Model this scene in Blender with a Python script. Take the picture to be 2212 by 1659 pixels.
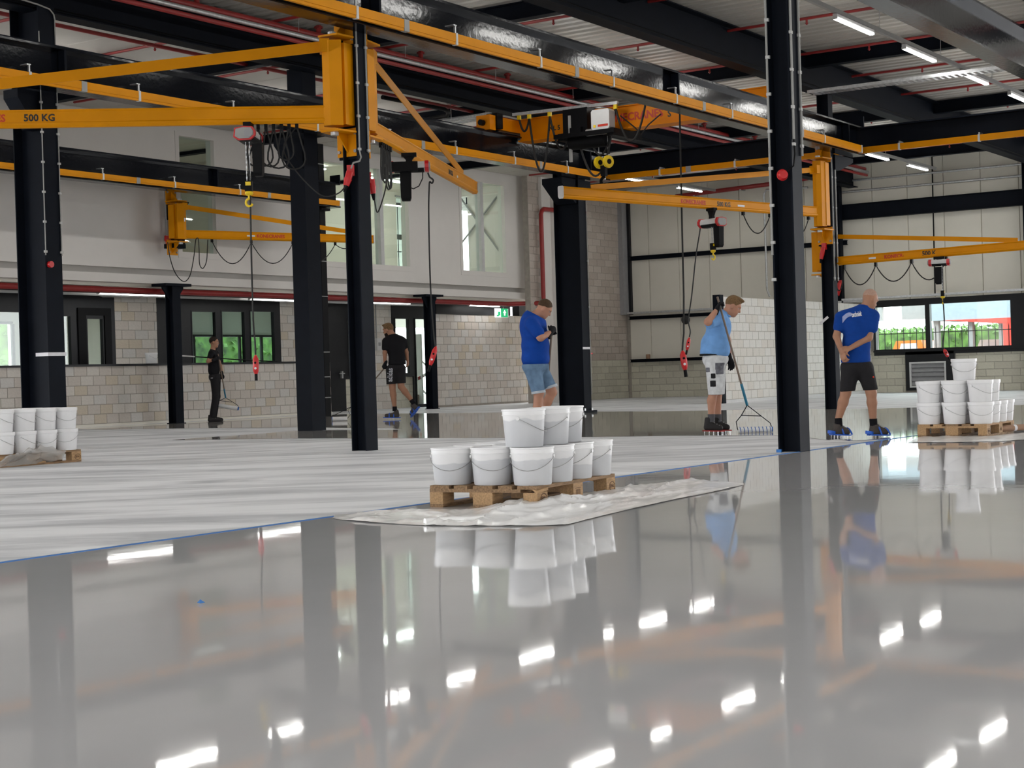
import bpy, bmesh, math, random
import numpy as np
from mathutils import Vector, Matrix, noise

random.seed(7)
for o in list(bpy.data.objects):
    bpy.data.objects.remove(o)
SC = bpy.context.scene
COL = SC.collection

# ------------------------------------------------------------------ camera
# World axes: X runs along the hall, Y across it towards the offices, Z up.
YAW, PITCH, ROLL = math.radians(33.664), math.radians(-0.306), math.radians(1.718)
cam_d = bpy.data.cameras.new('camera')
cam = bpy.data.objects.new('camera', cam_d)
COL.objects.link(cam)
cam_d.sensor_width = 36.0
cam_d.lens = 36.0 * 3467.0 / 2212.0
cam_d.clip_end = 400
fw = Vector((math.cos(YAW) * math.cos(PITCH), math.sin(YAW) * math.cos(PITCH), math.sin(PITCH)))
rt = Vector((math.sin(YAW), -math.cos(YAW), 0))
up = rt.cross(fw)
r2 = rt * math.cos(ROLL) - up * math.sin(ROLL)
u2 = up * math.cos(ROLL) + rt * math.sin(ROLL)
cam.matrix_world = Matrix(((r2.x, u2.x, -fw.x, 0), (r2.y, u2.y, -fw.y, 0), (r2.z, u2.z, -fw.z, 0.86), (0, 0, 0, 1)))
SC.camera = cam

# ------------------------------------------------------------------ daylight, exposure
SC.view_settings.view_transform = 'Standard'
SC.view_settings.look = 'None'
SC.view_settings.gamma = 1.0
SC.view_settings.use_curve_mapping = False
SC.view_settings.exposure = 0.6
SC.cycles.use_denoising = True
SC.cycles.denoising_input_passes = 'RGB_ALBEDO_NORMAL'
SC.cycles.max_bounces = 8
SC.cycles.sample_clamp_indirect = 6.0
W = bpy.data.worlds.new('sky')
SC.world = W
W.use_nodes = True
bg = W.node_tree.nodes['Background']
bg.inputs[0].default_value = (0.97, 0.98, 1.0, 1)     # even overcast sky
bg.inputs[1].default_value = 5.0
LAMP = 30.0

# ------------------------------------------------------------------ materials
def nodes(name):
    m = bpy.data.materials.new(name)
    m.use_nodes = True
    nt = m.node_tree
    return m, nt, nt.nodes['Principled BSDF']

def mat(name, col, rough=0.5, metal=0.0, var=0.0, scale=8.0, bump=0.0, bscale=40.0, spec=0.5, stretch=None, emit=None, coat=0.0, alpha=1.0):
    """Principled material with procedural colour variation (var) and relief (bump)."""
    m, nt, p = nodes(name)
    p.inputs['Roughness'].default_value = rough
    p.inputs['Metallic'].default_value = metal
    p.inputs['Specular IOR Level'].default_value = spec
    p.inputs['Coat Weight'].default_value = coat
    p.inputs['Alpha'].default_value = alpha
    c = (col[0], col[1], col[2], 1)
    tc = nt.nodes.new('ShaderNodeTexCoord')
    mp = nt.nodes.new('ShaderNodeMapping')
    nt.links.new(tc.outputs['Object'], mp.inputs[0])
    if stretch:
        mp.inputs['Scale'].default_value = stretch
    if var > 0:
        n = nt.nodes.new('ShaderNodeTexNoise')
        n.inputs['Scale'].default_value = scale
        n.inputs['Detail'].default_value = 4
        nt.links.new(mp.outputs[0], n.inputs['Vector'])
        r = nt.nodes.new('ShaderNodeValToRGB')
        r.color_ramp.elements[0].position = 0.3
        r.color_ramp.elements[1].position = 0.7
        r.color_ramp.elements[0].color = tuple(x * (1 - var) for x in col) + (1,)
        r.color_ramp.elements[1].color = tuple(min(1, x * (1 + var)) for x in col) + (1,)
        nt.links.new(n.outputs['Fac'], r.inputs[0])
        nt.links.new(r.outputs[0], p.inputs['Base Color'])
    else:
        p.inputs['Base Color'].default_value = c
    if bump > 0:
        n2 = nt.nodes.new('ShaderNodeTexNoise')
        n2.inputs['Scale'].default_value = bscale
        nt.links.new(mp.outputs[0], n2.inputs['Vector'])
        b = nt.nodes.new('ShaderNodeBump')
        b.inputs['Strength'].default_value = bump
        b.inputs['Distance'].default_value = 0.02
        nt.links.new(n2.outputs['Fac'], b.inputs['Height'])
        nt.links.new(b.outputs[0], p.inputs['Normal'])
    if emit:
        p.inputs['Emission Color'].default_value = (emit[0], emit[1], emit[2], 1)
        p.inputs['Emission Strength'].default_value = emit[3]
    return m

def glass_mat(name, tint, refl=0.9):
    m = bpy.data.materials.new(name)
    m.use_nodes = True
    nt = m.node_tree
    nt.nodes.clear()
    out = nt.nodes.new('ShaderNodeOutputMaterial')
    mix = nt.nodes.new('ShaderNodeMixShader')
    tr = nt.nodes.new('ShaderNodeBsdfTransparent')
    gl = nt.nodes.new('ShaderNodeBsdfGlossy')
    fr = nt.nodes.new('ShaderNodeFresnel')
    tr.inputs[0].default_value = (tint[0], tint[1], tint[2], 1)
    gl.inputs[0].default_value = (refl, refl, refl, 1)
    gl.inputs['Roughness'].default_value = 0.02
    ge = nt.nodes.new('ShaderNodeNewGeometry')
    ma = nt.nodes.new('ShaderNodeMath')
    ma.operation = 'MULTIPLY_ADD'                      # same reflectance from both faces of the pane
    ma.inputs[1].default_value = 1 / 1.5 - 1.5
    ma.inputs[2].default_value = 1.5
    nt.links.new(ge.outputs['Backfacing'], ma.inputs[0])
    nt.links.new(ma.outputs[0], fr.inputs[0])
    nt.links.new(fr.outputs[0], mix.inputs[0])
    nt.links.new(tr.outputs[0], mix.inputs[1])
    nt.links.new(gl.outputs[0], mix.inputs[2])
    nt.links.new(mix.outputs[0], out.inputs[0])
    return m

def floor_coat(name, col, rough, wav, var):
    """Self-levelling resin: glossy, very slightly wavy."""
    m, nt, p = nodes(name)
    p.inputs['Roughness'].default_value = rough
    p.inputs['IOR'].default_value = 1.37
    g = nt.nodes.new('ShaderNodeNewGeometry')
    n = nt.nodes.new('ShaderNodeTexNoise')
    n.inputs['Scale'].default_value = 0.9
    n.inputs['Detail'].default_value = 3
    nt.links.new(g.outputs['Position'], n.inputs['Vector'])
    r = nt.nodes.new('ShaderNodeValToRGB')
    r.color_ramp.elements[0].position = 0.35
    r.color_ramp.elements[1].position = 0.65
    r.color_ramp.elements[0].color = tuple(x * (1 - var) for x in col) + (1,)
    r.color_ramp.elements[1].color = tuple(x * (1 + var) for x in col) + (1,)
    nt.links.new(n.outputs['Fac'], r.inputs[0])
    nt.links.new(r.outputs[0], p.inputs['Base Color'])
    n2 = nt.nodes.new('ShaderNodeTexNoise')
    n2.inputs['Scale'].default_value = 5.0
    n2.inputs['Detail'].default_value = 2
    nt.links.new(g.outputs['Position'], n2.inputs['Vector'])
    b = nt.nodes.new('ShaderNodeBump')
    b.inputs['Strength'].default_value = wav
    b.inputs['Distance'].default_value = 0.01
    nt.links.new(n2.outputs['Fac'], b.inputs['Height'])
    nt.links.new(b.outputs[0], p.inputs['Normal'])
    return m

def primer_floor():
    """Dry sanded primer with trowel streaks."""
    m, nt, p = nodes('dry_primer')
    p.inputs['Roughness'].default_value = 0.55
    g = nt.nodes.new('ShaderNodeNewGeometry')
    mp = nt.nodes.new('ShaderNodeMapping')
    mp.vector_type = 'TEXTURE'
    mp.inputs['Rotation'].default_value = (0, 0, math.radians(-52))
    mp.inputs['Scale'].default_value = (3.2, 0.8, 1)
    nt.links.new(g.outputs['Position'], mp.inputs[0])
    n = nt.nodes.new('ShaderNodeTexNoise')
    n.inputs['Scale'].default_value = 1.5
    n.inputs['Detail'].default_value = 8
    n.inputs['Roughness'].default_value = 0.62
    n.inputs['Distortion'].default_value = 0.6
    nt.links.new(mp.outputs[0], n.inputs['Vector'])
    r = nt.nodes.new('ShaderNodeValToRGB')
    r.color_ramp.elements[0].position = 0.36
    r.color_ramp.elements[1].position = 0.58
    r.color_ramp.elements[0].color = (0.50, 0.515, 0.545, 1)
    r.color_ramp.elements[1].color = (0.855, 0.87, 0.90, 1)
    nt.links.new(n.outputs['Fac'], r.inputs[0])
    nt.links.new(r.outputs[0], p.inputs['Base Color'])
    return m

M = {}
M['steel'] = mat('dark_steel', (0.006, 0.008, 0.013), 0.55, var=0.15, scale=3, spec=0.07)
M['steel_gloss'] = mat('dark_steel_gloss', (0.004, 0.005, 0.008), 0.13, var=0.2, scale=4, bump=0.06, bscale=14, spec=0.3)
M['anthracite'] = mat('anthracite_frame', (0.009, 0.0095, 0.012), 0.45, var=0.1, spec=0.3)
M['black'] = mat('black_plastic', (0.004, 0.004, 0.005), 0.5, var=0.1, spec=0.12)
M['rubber'] = mat('black_rubber', (0.012, 0.012, 0.012), 0.7, var=0.1)
M['yellow'] = mat('crane_yellow', (0.70, 0.27, 0.0), 0.42, var=0.05, scale=3, spec=0.14)
M['orange'] = mat('girder_orange', (0.80, 0.25, 0.0), 0.42, var=0.05, scale=3, spec=0.14)
M['hook'] = mat('hook_yellow', (0.85, 0.6, 0.01), 0.4, var=0.05)
M['red'] = mat('signal_red', (0.55, 0.012, 0.015), 0.35, var=0.08)
M['pipe'] = mat('sprinkler_red', (0.30, 0.02, 0.02), 0.4, var=0.1)
M['galv'] = mat('galvanised', (0.55, 0.56, 0.57), 0.4, metal=0.8, var=0.15, scale=20)
M['conduit'] = mat('grey_conduit', (0.32, 0.32, 0.31), 0.5, var=0.05)
M['lightgrey'] = mat('light_grey_plastic', (0.6, 0.6, 0.6), 0.45, var=0.04)
M['midgrey'] = mat('mid_grey', (0.3, 0.3, 0.31), 0.45, var=0.06)
M['white_wall'] = mat('white_plaster', (0.74, 0.71, 0.68), 0.8, var=0.02, scale=2)
M['cream'] = mat('cream_panel', (0.74, 0.71, 0.63), 0.6, var=0.02, scale=2)
M['seam'] = mat('panel_seam', (0.35, 0.34, 0.3), 0.7, var=0.05)
M['mortar'] = mat('mortar', (0.36, 0.33, 0.29), 0.9, var=0.1)
BL = [mat('block_pale', (0.66, 0.62, 0.57), 0.85, var=0.06, scale=6, bump=0.2), mat('block_taupe', (0.60, 0.55, 0.50), 0.85, var=0.06, scale=6, bump=0.2),
      mat('block_beige', (0.60, 0.53, 0.43), 0.85, var=0.06, scale=6, bump=0.2), mat('block_grey', (0.62, 0.60, 0.57), 0.85, var=0.06, scale=6, bump=0.2)]
BW = [mat('block_white', (0.66, 0.645, 0.61), 0.8, var=0.05, scale=6, bump=0.2), mat('block_white_warm', (0.63, 0.60, 0.55), 0.8, var=0.05, scale=6, bump=0.2)]
BB = [mat('block_brown', (0.47, 0.41, 0.36), 0.85, var=0.06, scale=6, bump=0.2), mat('block_brown_light', (0.53, 0.47, 0.42), 0.85, var=0.06, scale=6, bump=0.2)]
BD = [mat('block_olive', (0.56, 0.54, 0.45), 0.85, var=0.06, scale=6, bump=0.2), mat('block_olive_light', (0.62, 0.6, 0.5), 0.85, var=0.06, scale=6, bump=0.2)]
M['deck'] = mat('roof_deck', (0.52, 0.5, 0.46), 0.45, var=0.05, scale=1)
M['slab'] = mat('roof_slab_concrete', (0.50, 0.47, 0.43), 0.8, var=0.06, scale=0.8)
M['band'] = mat('painted_gap_shade', (0.5, 0.48, 0.455), 0.8, var=0.02)  # darker than the plaster: shade of the fascia recess put into the colour
M['led_soft'] = mat('led_diffuser_soft', (0.9, 0.9, 0.9), 0.4, emit=(1.0, 0.985, 0.94, 9.0))
M['led'] = mat('led_diffuser', (0.9, 0.9, 0.9), 0.4, emit=(1.0, 0.985, 0.94, LAMP))
M['glass'] = glass_mat('clear_glass', (0.86, 0.93, 0.91))
M['glass_green'] = glass_mat('green_glass', (0.62, 0.74, 0.72))
M['wood'] = mat('pallet_pine', (0.42, 0.26, 0.13), 0.75, var=0.25, scale=14, bump=0.3, stretch=(1, 6, 6))
M['wood_dark'] = mat('pallet_weathered', (0.26, 0.16, 0.085), 0.8, var=0.4, scale=12, bump=0.3, stretch=(1, 6, 6))
M['stamp'] = mat('burnt_stamp', (0.10, 0.05, 0.025), 0.8, var=0.2)
M['wire'] = mat('bright_wire', (0.42, 0.42, 0.43), 0.3, metal=0.9, var=0.1)
M['tape'] = mat('blue_tape', (0.03, 0.17, 0.50), 0.6, var=0.1)
M['tape_white'] = mat('white_tape', (0.7, 0.69, 0.72), 0.6, var=0.1)
M['letter_red'] = mat('letter_red', (0.55, 0.03, 0.01), 0.5)
M['letter_black'] = mat('letter_black', (0.012, 0.01, 0.008), 0.5)
M['letter_white'] = mat('letter_white', (0.75, 0.76, 0.8), 0.6)
M['sign_green'] = mat('sign_green', (0.0, 0.30, 0.10), 0.4, emit=(0.0, 0.5, 0.18, 0.5))
M['sign_white'] = mat('sign_white', (0.9, 0.9, 0.9), 0.4, emit=(1, 1, 1, 0.9))
M['cardboard'] = mat('cardboard', (0.33, 0.2, 0.13), 0.85, var=0.1)
M['leaf'] = mat('foliage', (0.075, 0.165, 0.022), 0.6, var=0.7, scale=3, bump=0.6)
M['asphalt'] = mat('asphalt', (0.24, 0.24, 0.24), 0.9, var=0.2)
M['primer'] = primer_floor()
M['coat'] = floor_coat('grey_resin', (0.585, 0.585, 0.60), 0.035, 0.02, 0.02)
M['wet'] = floor_coat('wet_resin', (0.43, 0.42, 0.40), 0.04, 0.02, 0.05)

# ------------------------------------------------------------------ mesh builder (world coordinates)
ROOT = {}

class MB:
    def __init__(s):
        s.v = []; s.f = []
    def add(s, vs, fs):
        n = len(s.v)
        s.v += [tuple(v) for v in vs]
        s.f += [tuple(i + n for i in f) for f in fs]
        return s
    def box2(s, lo, hi):
        x0, y0, z0 = lo; x1, y1, z1 = hi
        return s.add([(x0, y0, z0), (x1, y0, z0), (x1, y1, z0), (x0, y1, z0), (x0, y0, z1), (x1, y0, z1), (x1, y1, z1), (x0, y1, z1)],
                     [(0, 3, 2, 1), (4, 5, 6, 7), (0, 1, 5, 4), (1, 2, 6, 5), (2, 3, 7, 6), (3, 0, 4, 7)])
    def box(s, c, d, ax=None, ay=None):
        """box at c, size d, with local axes ax, ay"""
        ax = Vector(ax or (1, 0, 0)).normalized()
        ay = Vector(ay or (0, 1, 0))
        az = ax.cross(ay).normalized()
        ay = az.cross(ax)
        c = Vector(c)
        vs = [c + ax * (i * d[0] / 2) + ay * (j * d[1] / 2) + az * (k * d[2] / 2) for k in (-1, 1) for j in (-1, 1) for i in (-1, 1)]
        return s.add(vs, [(0, 2, 3, 1), (4, 5, 7, 6), (0, 1, 5, 4), (1, 3, 7, 5), (3, 2, 6, 7), (2, 0, 4, 6)])
    def prism(s, prof, o, ax, ay, d):
        """polygon prof (2d, counter-clockwise in ax,ay) at o, extruded by vector d"""
        o = Vector(o); ax = Vector(ax); ay = Vector(ay); d = Vector(d)
        a = [o + ax * p[0] + ay * p[1] for p in prof]
        n = len(a)
        fs = [tuple(range(n))[::-1], tuple(range(n, 2 * n))] + [(i, (i + 1) % n, n + (i + 1) % n, n + i) for i in range(n)]
        if ax.cross(ay).dot(d) < 0:
            fs = [f[::-1] for f in fs]
        return s.add(a + [p + d for p in a], fs)
    def hbeam(s, p0, p1, h, b, tf=0.02, tw=0.012, upv=(0, 0, 1)):
        p0 = Vector(p0); p1 = Vector(p1)
        d = p1 - p0
        ay = Vector(upv).normalized()
        ax = ay.cross(d.normalized())
        w = tw / 2; B = b / 2; H = h / 2
        pr = [(-B, -H), (B, -H), (B, -H + tf), (w, -H + tf), (w, H - tf), (B, H - tf), (B, H), (-B, H), (-B, H - tf), (-w, H - tf), (-w, -H + tf), (-B, -H + tf)]
        return s.prism(pr, p0, ax, ay, d)
    def cyl(s, p, q, r, n=10, r2=None):
        p = Vector(p); q = Vector(q)
        r2 = r if r2 is None else r2
        d = (q - p).normalized()
        a = d.orthogonal().normalized(); b = d.cross(a)
        vs = []
        for c, rr in ((p, r), (q, r2)):
            for i in range(n):
                t = 2 * math.pi * i / n
                vs.append(c + (a * math.cos(t) + b * math.sin(t)) * rr)
        return s.add(vs, [tuple(range(n))[::-1], tuple(range(n, 2 * n))] + [(i, (i + 1) % n, n + (i + 1) % n, n + i) for i in range(n)])
    def tube(s, pts, r, n=6):
        pts = [Vector(p) for p in pts]
        k = len(pts)
        t0 = (pts[1] - pts[0]).normalized()
        a = t0.orthogonal().normalized()
        vs = []
        for i, p in enumerate(pts):
            t = (pts[min(i + 1, k - 1)] - pts[max(i - 1, 0)]).normalized()
            a = (a - t * a.dot(t)).normalized()
            b = t.cross(a)
            for j in range(n):
                th = 2 * math.pi * j / n
                vs.append(p + (a * math.cos(th) + b * math.sin(th)) * r)
        fs = [tuple(range(n))[::-1], tuple(range((k - 1) * n, k * n))]
        for i in range(k - 1):
            for j in range(n):
                fs.append((i * n + j, i * n + (j + 1) % n, (i + 1) * n + (j + 1) % n, (i + 1) * n + j))
        return s.add(vs, fs)
    def lathe(s, prof, c, n=24, ax=(0, 0, 1), closed=False):
        """prof: list of (radius, height) revolved about axis ax through c"""
        c = Vector(c); az = Vector(ax).normalized()
        a = az.orthogonal().normalized(); b = az.cross(a)
        vs = []
        for r, z in prof:
            for i in range(n):
                t = 2 * math.pi * i / n
                vs.append(c + az * z + (a * math.cos(t) + b * math.sin(t)) * r)
        k = len(prof)
        fs = []
        for i in range(k if closed else k - 1):
            i2 = (i + 1) % k
            for j in range(n):
                fs.append((i * n + j, i * n + (j + 1) % n, i2 * n + (j + 1) % n, i2 * n + j))
        if not closed:
            fs.append(tuple(range(n))[::-1]); fs.append(tuple(range((k - 1) * n, k * n)))
        return s.add(vs, fs)
    def sphere(s, c, r, n=12, sc=(1, 1, 1)):
        m = n // 2
        vs = []; c = Vector(c)
        for i in range(1, m):
            th = math.pi * i / m
            for j in range(n):
                ph = 2 * math.pi * j / n
                vs.append(c + Vector((math.sin(th) * math.cos(ph) * sc[0], math.sin(th) * math.sin(ph) * sc[1], math.cos(th) * sc[2])) * r)
        vs += [c + Vector((0, 0, r * sc[2])), c - Vector((0, 0, r * sc[2]))]
        t, bt = len(vs) - 2, len(vs) - 1
        fs = [(t, j, (j + 1) % n) for j in range(n)]
        for i in range(m - 2):
            for j in range(n):
                fs.append((i * n + j, (i + 1) * n + j, (i + 1) * n + (j + 1) % n, i * n + (j + 1) % n))
        fs += [(bt, (m - 2) * n + (j + 1) % n, (m - 2) * n + j) for j in range(n)]
        return s.add(vs, fs)
    def build(s, name, material, parent=None, smooth=0.0):
        inv = ROOT.get(parent.name) if parent else None
        me = bpy.data.meshes.new(name)
        vs = [tuple(inv @ Vector(v)) for v in s.v] if inv is not None else s.v
        me.from_pydata(vs, [], s.f)
        me.materials.append(material)
        if smooth:
            me.polygons.foreach_set('use_smooth', [True] * len(me.polygons))
            me.set_sharp_from_angle(angle=math.radians(smooth))
        o = bpy.data.objects.new(name, me)
        COL.objects.link(o)
        if parent:
            o.parent = parent
            if inv is not None:
                ROOT[o.name] = inv
        return o

def tag(o, label=None, cat=None, group=None, kind=None):
    if label: o['label'] = label
    if cat: o['category'] = cat
    if group: o['group'] = group
    if kind: o['kind'] = kind
    return o

def thing(name, label, cat, loc=(0, 0, 0), rz=0.0, group=None):
    o = bpy.data.objects.new(name, None)
    o.empty_display_size = 0.1
    COL.objects.link(o)
    o.location = loc
    o.rotation_euler = (0, 0, rz)
    ROOT[o.name] = (Matrix.Translation(Vector(loc)) @ Matrix.Rotation(rz, 4, 'Z')).inverted()
    return tag(o, label, cat, group)

def struct(name, mb, m, parent=None, smooth=0):
    o = mb.build(name, m, parent, smooth)
    if not parent:
        o['kind'] = 'structure'
    return o

CH = {}
def copy_tree(o, parent=None):
    c = o.copy()
    COL.objects.link(c)
    if parent:
        c.parent = parent
    for ch in CH.get(o.name) or o.children:
        copy_tree(ch, c)
    return c

def text(string, size, m, o, ax, ay, parent, name='lettering', depth=0.002, align='LEFT'):
    """flat lettering at o running along ax with letter height along ay"""
    cu = bpy.data.curves.new('t', 'FONT')
    cu.body = string
    cu.size = size
    cu.align_x = align
    cu.align_y = 'CENTER'
    cu.extrude = depth
    cu.resolution_u = 2
    cu.offset = size * 0.03
    to = bpy.data.objects.new('t', cu)
    COL.objects.link(to)
    dg = bpy.context.evaluated_depsgraph_get()
    me = bpy.data.meshes.new_from_object(to.evaluated_get(dg))
    bpy.data.objects.remove(to)
    ax = Vector(ax).normalized(); ay = Vector(ay)
    ay = (ay - ax * ay.dot(ax)).normalized()
    az = ax.cross(ay)
    o = Vector(o)
    mb = MB()
    mb.add([o + ax * v.co.x + ay * v.co.y + az * v.co.z for v in me.vertices], [tuple(p.vertices) for p in me.polygons])
    bpy.data.meshes.remove(me)
    return mb.build(name, m, parent)

def smooth(pts, n=5):
    """Catmull-Rom curve through points"""
    P = [Vector(p) for p in pts]
    P = [P[0] * 2 - P[1]] + P + [P[-1] * 2 - P[-2]]
    out = []
    for i in range(1, len(P) - 2):
        a, b, c, d = P[i - 1], P[i], P[i + 1], P[i + 2]
        for k in range(n):
            t = k / n
            out.append(0.5 * (2 * b + (c - a) * t + (2 * a - 5 * b + 4 * c - d) * t * t + (3 * b - a - 3 * c + d) * t ** 3))
    out.append(P[-2])
    return out

def catenary(p, q, sag, n=12):
    p = Vector(p); q = Vector(q)
    out = []
    for i in range(n + 1):
        t = i / n
        c = p.lerp(q, t)
        c.z -= sag * 4 * t * (1 - t)
        out.append(c)
    return out


# ================================================================== floor
b = MB().box2((-14, -14, -0.2), (46.6, 33.4, 0))
floor = struct('floor', b, M['primer'])

def flat(name, pts, z, m, parent):
    bm = bmesh.new()
    f = bm.faces.new([bm.verts.new((p[0], p[1], z)) for p in pts])
    if f.normal.z < 0 or f.calc_area() > 0 and (f.normal_update() or f.normal.z < 0):
        f.normal_flip()
    bmesh.ops.triangulate(bm, faces=bm.faces[:])
    me = bpy.data.meshes.new(name)
    bm.to_mesh(me); bm.free()
    me.materials.append(m)
    o = bpy.data.objects.new(name, me)
    COL.objects.link(o)
    o.parent = parent
    return o

# finished resin in the foreground up to the taped edge, fresh resin spreading at the far end
flat('resin_coat', [(-14, -14), (27, -14), (27, 6.3), (22, 6.55), (-14, 6.55)], 0.004, M['coat'], floor)
wet_pts = [(23.268, 27.32, 0), (24.215, 27.223, 0), (27.055, 26.952, 0), (30.521, 26.86, 0), (31.679, 26.015, 0), (31.429, 24.337, 0), (31.13, 22.842, 0), (31.051, 20.781, 0), (30.63, 18.274, 0), (30.097, 16.354, 0), (30.272, 14.917, 0), (30.44, 13.534, 0), (30.298, 12.471, 0), (29.847, 11.334, 0), (30.345, 10.586, 0), (30.961, 8.876, 0), (31, 4), (27, 3),
           (27, 6.3), (22, 6.55), (17.977, 6.502, 0), (17.558, 6.678, 0), (17.309, 6.941, 0), (17.697, 7.238, 0), (17.483, 7.264, 0), (17.887, 7.636, 0), (18.427, 7.97, 0), (18.733, 8.466, 0), (18.827, 9.827, 0), (18.639, 10.629, 0), (18.457, 11.609, 0), (18.364, 13.086, 0), (18.408, 14.353, 0), (18.478, 16.275, 0), (18.279, 17.232, 0), (18.059, 18.498, 0), (18.658, 18.599, 0), (19.198, 18.61, 0), (20.163, 18.582, 0), (21.304, 18.759, 0), (21.519, 17.682, 0), (21.49, 16.572, 0), (22.195, 17.35, 0), (22.459, 18.453, 0), (23.044, 20.289, 0), (22.983, 21.175, 0), (22.978, 23.152, 0), (22.721, 24.996, 0)]
flat('wet_resin_coat', wet_pts, 0.003, M['wet'], floor)
# blue masking tape along the edge of the finished resin
b = MB().box2((1.5, 6.55, 0.0), (19.6, 6.595, 0.006))
tag(b.build('masking_tape', M['tape']), 'blue masking tape running along the edge between glossy and dry floor', 'tape')

# ================================================================== roof
def deck(x0, x1, y0, y1, z):
    b = MB()
    pitch, h = 0.3, 0.1
    prof = []
    x = x0
    while x < x1:
        prof += [(x, z), (x + 0.13, z), (x + 0.17, z + h), (x + 0.26, z + h)]
        x += pitch
    n = len(prof)
    vs = [(p[0], y0, p[1]) for p in prof] + [(p[0], y1, p[1]) for p in prof]
    b.add(vs, [(i, n + i, n + i + 1, i + 1) for i in range(n - 1)])
    b.box2((x0, y0, z + 0.25), (x1, y1, z + 0.4))
    return b
roof = struct('ceiling', deck(-14, 48.5, -14, 34, 6.95), M['deck'])
# flat roof slabs over the side aisle next to the offices
x = 6.0
while x < 46:
    MB().prism([(0.004, 0), (0.03, -0.012), (1.17, -0.012), (1.196, 0), (1.196, 0.06), (0.004, 0.06)], (x, 18.5, 6.885), (1, 0, 0), (0, 0, 1), (0, 8.1, 0)).build('roof_slab', M['slab'], roof)
    x += 1.2

# ================================================================== walls
def panel_holes(mb, axis, c0, c1, a0, a1, z0, z1, holes):
    """slab between c0 and c1 on the fixed axis, a0..a1 along the other, with rectangular holes (a0,a1,z0,z1)"""
    As = sorted({a0, a1} | {h[0] for h in holes} | {h[1] for h in holes})
    As = [a for a in As if a0 <= a <= a1]
    for i in range(len(As) - 1):
        m = (As[i] + As[i + 1]) / 2
        hs = sorted([h for h in holes if h[0] < m < h[1]], key=lambda h: h[2])
        z = z0
        segs = []
        for h in hs:
            if h[2] > z: segs.append((z, h[2]))
            z = max(z, h[3])
        if z < z1: segs.append((z, z1))
        for s0, s1 in segs:
            if axis == 'Y':
                mb.box2((As[i], c0, s0), (As[i + 1], c1, s1))
            else:
                mb.box2((c0, As[i], s0), (c1, As[i + 1], s1))
    return mb

BLOCKMESH = {}
def block_mesh(key, m):
    """unit masonry block with eased arrises, scaled per copy"""
    if key not in BLOCKMESH:
        e = 0.02
        mb = MB()
        # unit face block: outer face at -1, sides drawn back
        vs = [(-.5, 0, -.5), (.5, 0, -.5), (.5, 0, .5), (-.5, 0, .5), (-.5, -.7, -.5), (.5, -.7, -.5), (.5, -.7, .5), (-.5, -.7, .5),
              (-.5 + e, -1, -.5 + e), (.5 - e, -1, -.5 + e), (.5 - e, -1, .5 - e), (-.5 + e, -1, .5 - e)]
        fs = [(0, 1, 5, 4), (1, 2, 6, 5), (2, 3, 7, 6), (3, 0, 4, 7), (4, 5, 9, 8), (5, 6, 10, 9), (6, 7, 11, 10), (7, 4, 8, 11), (8, 9, 10, 11), (3, 2, 1, 0)]
        me = bpy.data.meshes.new('block')
        me.from_pydata(vs, [], fs)
        me.materials.append(m)
        BLOCKMESH[key] = me
    return BLOCKMESH[key]

def blocks(parent, axis, face, a0, a1, z0, z1, bw, bh, mats, weights, holes=(), joint=0.011, proud=0.012, off=0.0, limit=300, keep=None):
    """masonry blocks laid in running bond on the camera side of a wall face; each is a part of the wall"""
    rnd = random.Random(int(a0 * 100) + int(face * 10))
    lst = []
    row = 0
    z = z0
    while z < z1 - 0.03:
        zt = min(z + bh, z1)
        a = a0 - (bw / 2 if row % 2 else 0) - off
        while a < a1:
            s, e = max(a, a0), min(a + bw, a1)
            segs = [(s, e)]
            for h in holes:
                if h[2] < zt - 0.02 and h[3] > z + 0.02:
                    new = []
                    for q0, q1 in segs:
                        if h[1] <= q0 or h[0] >= q1: new.append((q0, q1))
                        else:
                            if q0 < h[0]: new.append((q0, h[0]))
                            if q1 > h[1]: new.append((h[1], q1))
                    segs = new
            for q0, q1 in segs:
                if q1 - q0 > 0.04 and (keep is None or keep((q0 + q1) / 2, (z + zt) / 2)):
                    lst.append((q0, q1, z, zt))
            a += bw
        z += bh
        row += 1
    def dist(q):
        m = (q[0] + q[1]) / 2
        return math.hypot(m, face)
    lst.sort(key=dist)
    rest = MB()
    for i, (q0, q1, s0, s1) in enumerate(lst):
        k = rnd.choices(range(len(mats)), weights)[0]
        w, h = q1 - q0 - joint, s1 - s0 - joint
        cx, cz = (q0 + q1) / 2, (s0 + s1) / 2
        p = proud * rnd.uniform(0.8, 1.2)
        if i < limit:
            o = bpy.data.objects.new('block', block_mesh((mats[k].name), mats[k]))
            COL.objects.link(o)
            o.parent = parent
            if axis == 'Y':
                o.location = (cx, face, cz)
                o.scale = (w, p, h)
            else:
                o.location = (face, cx, cz)
                o.rotation_euler = (0, 0, -math.pi / 2)
                o.scale = (w, p, h)
        else:
            if axis == 'Y': rest.box2((cx - w / 2, face - p, cz - h / 2), (cx + w / 2, face, cz + h / 2))
            else: rest.box2((face - p, cx - w / 2, cz - h / 2), (face, cx + w / 2, cz + h / 2))
    if rest.v:
        o = rest.build('far_blocks', mats[0], parent)
        o['kind'] = 'stuff'

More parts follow.
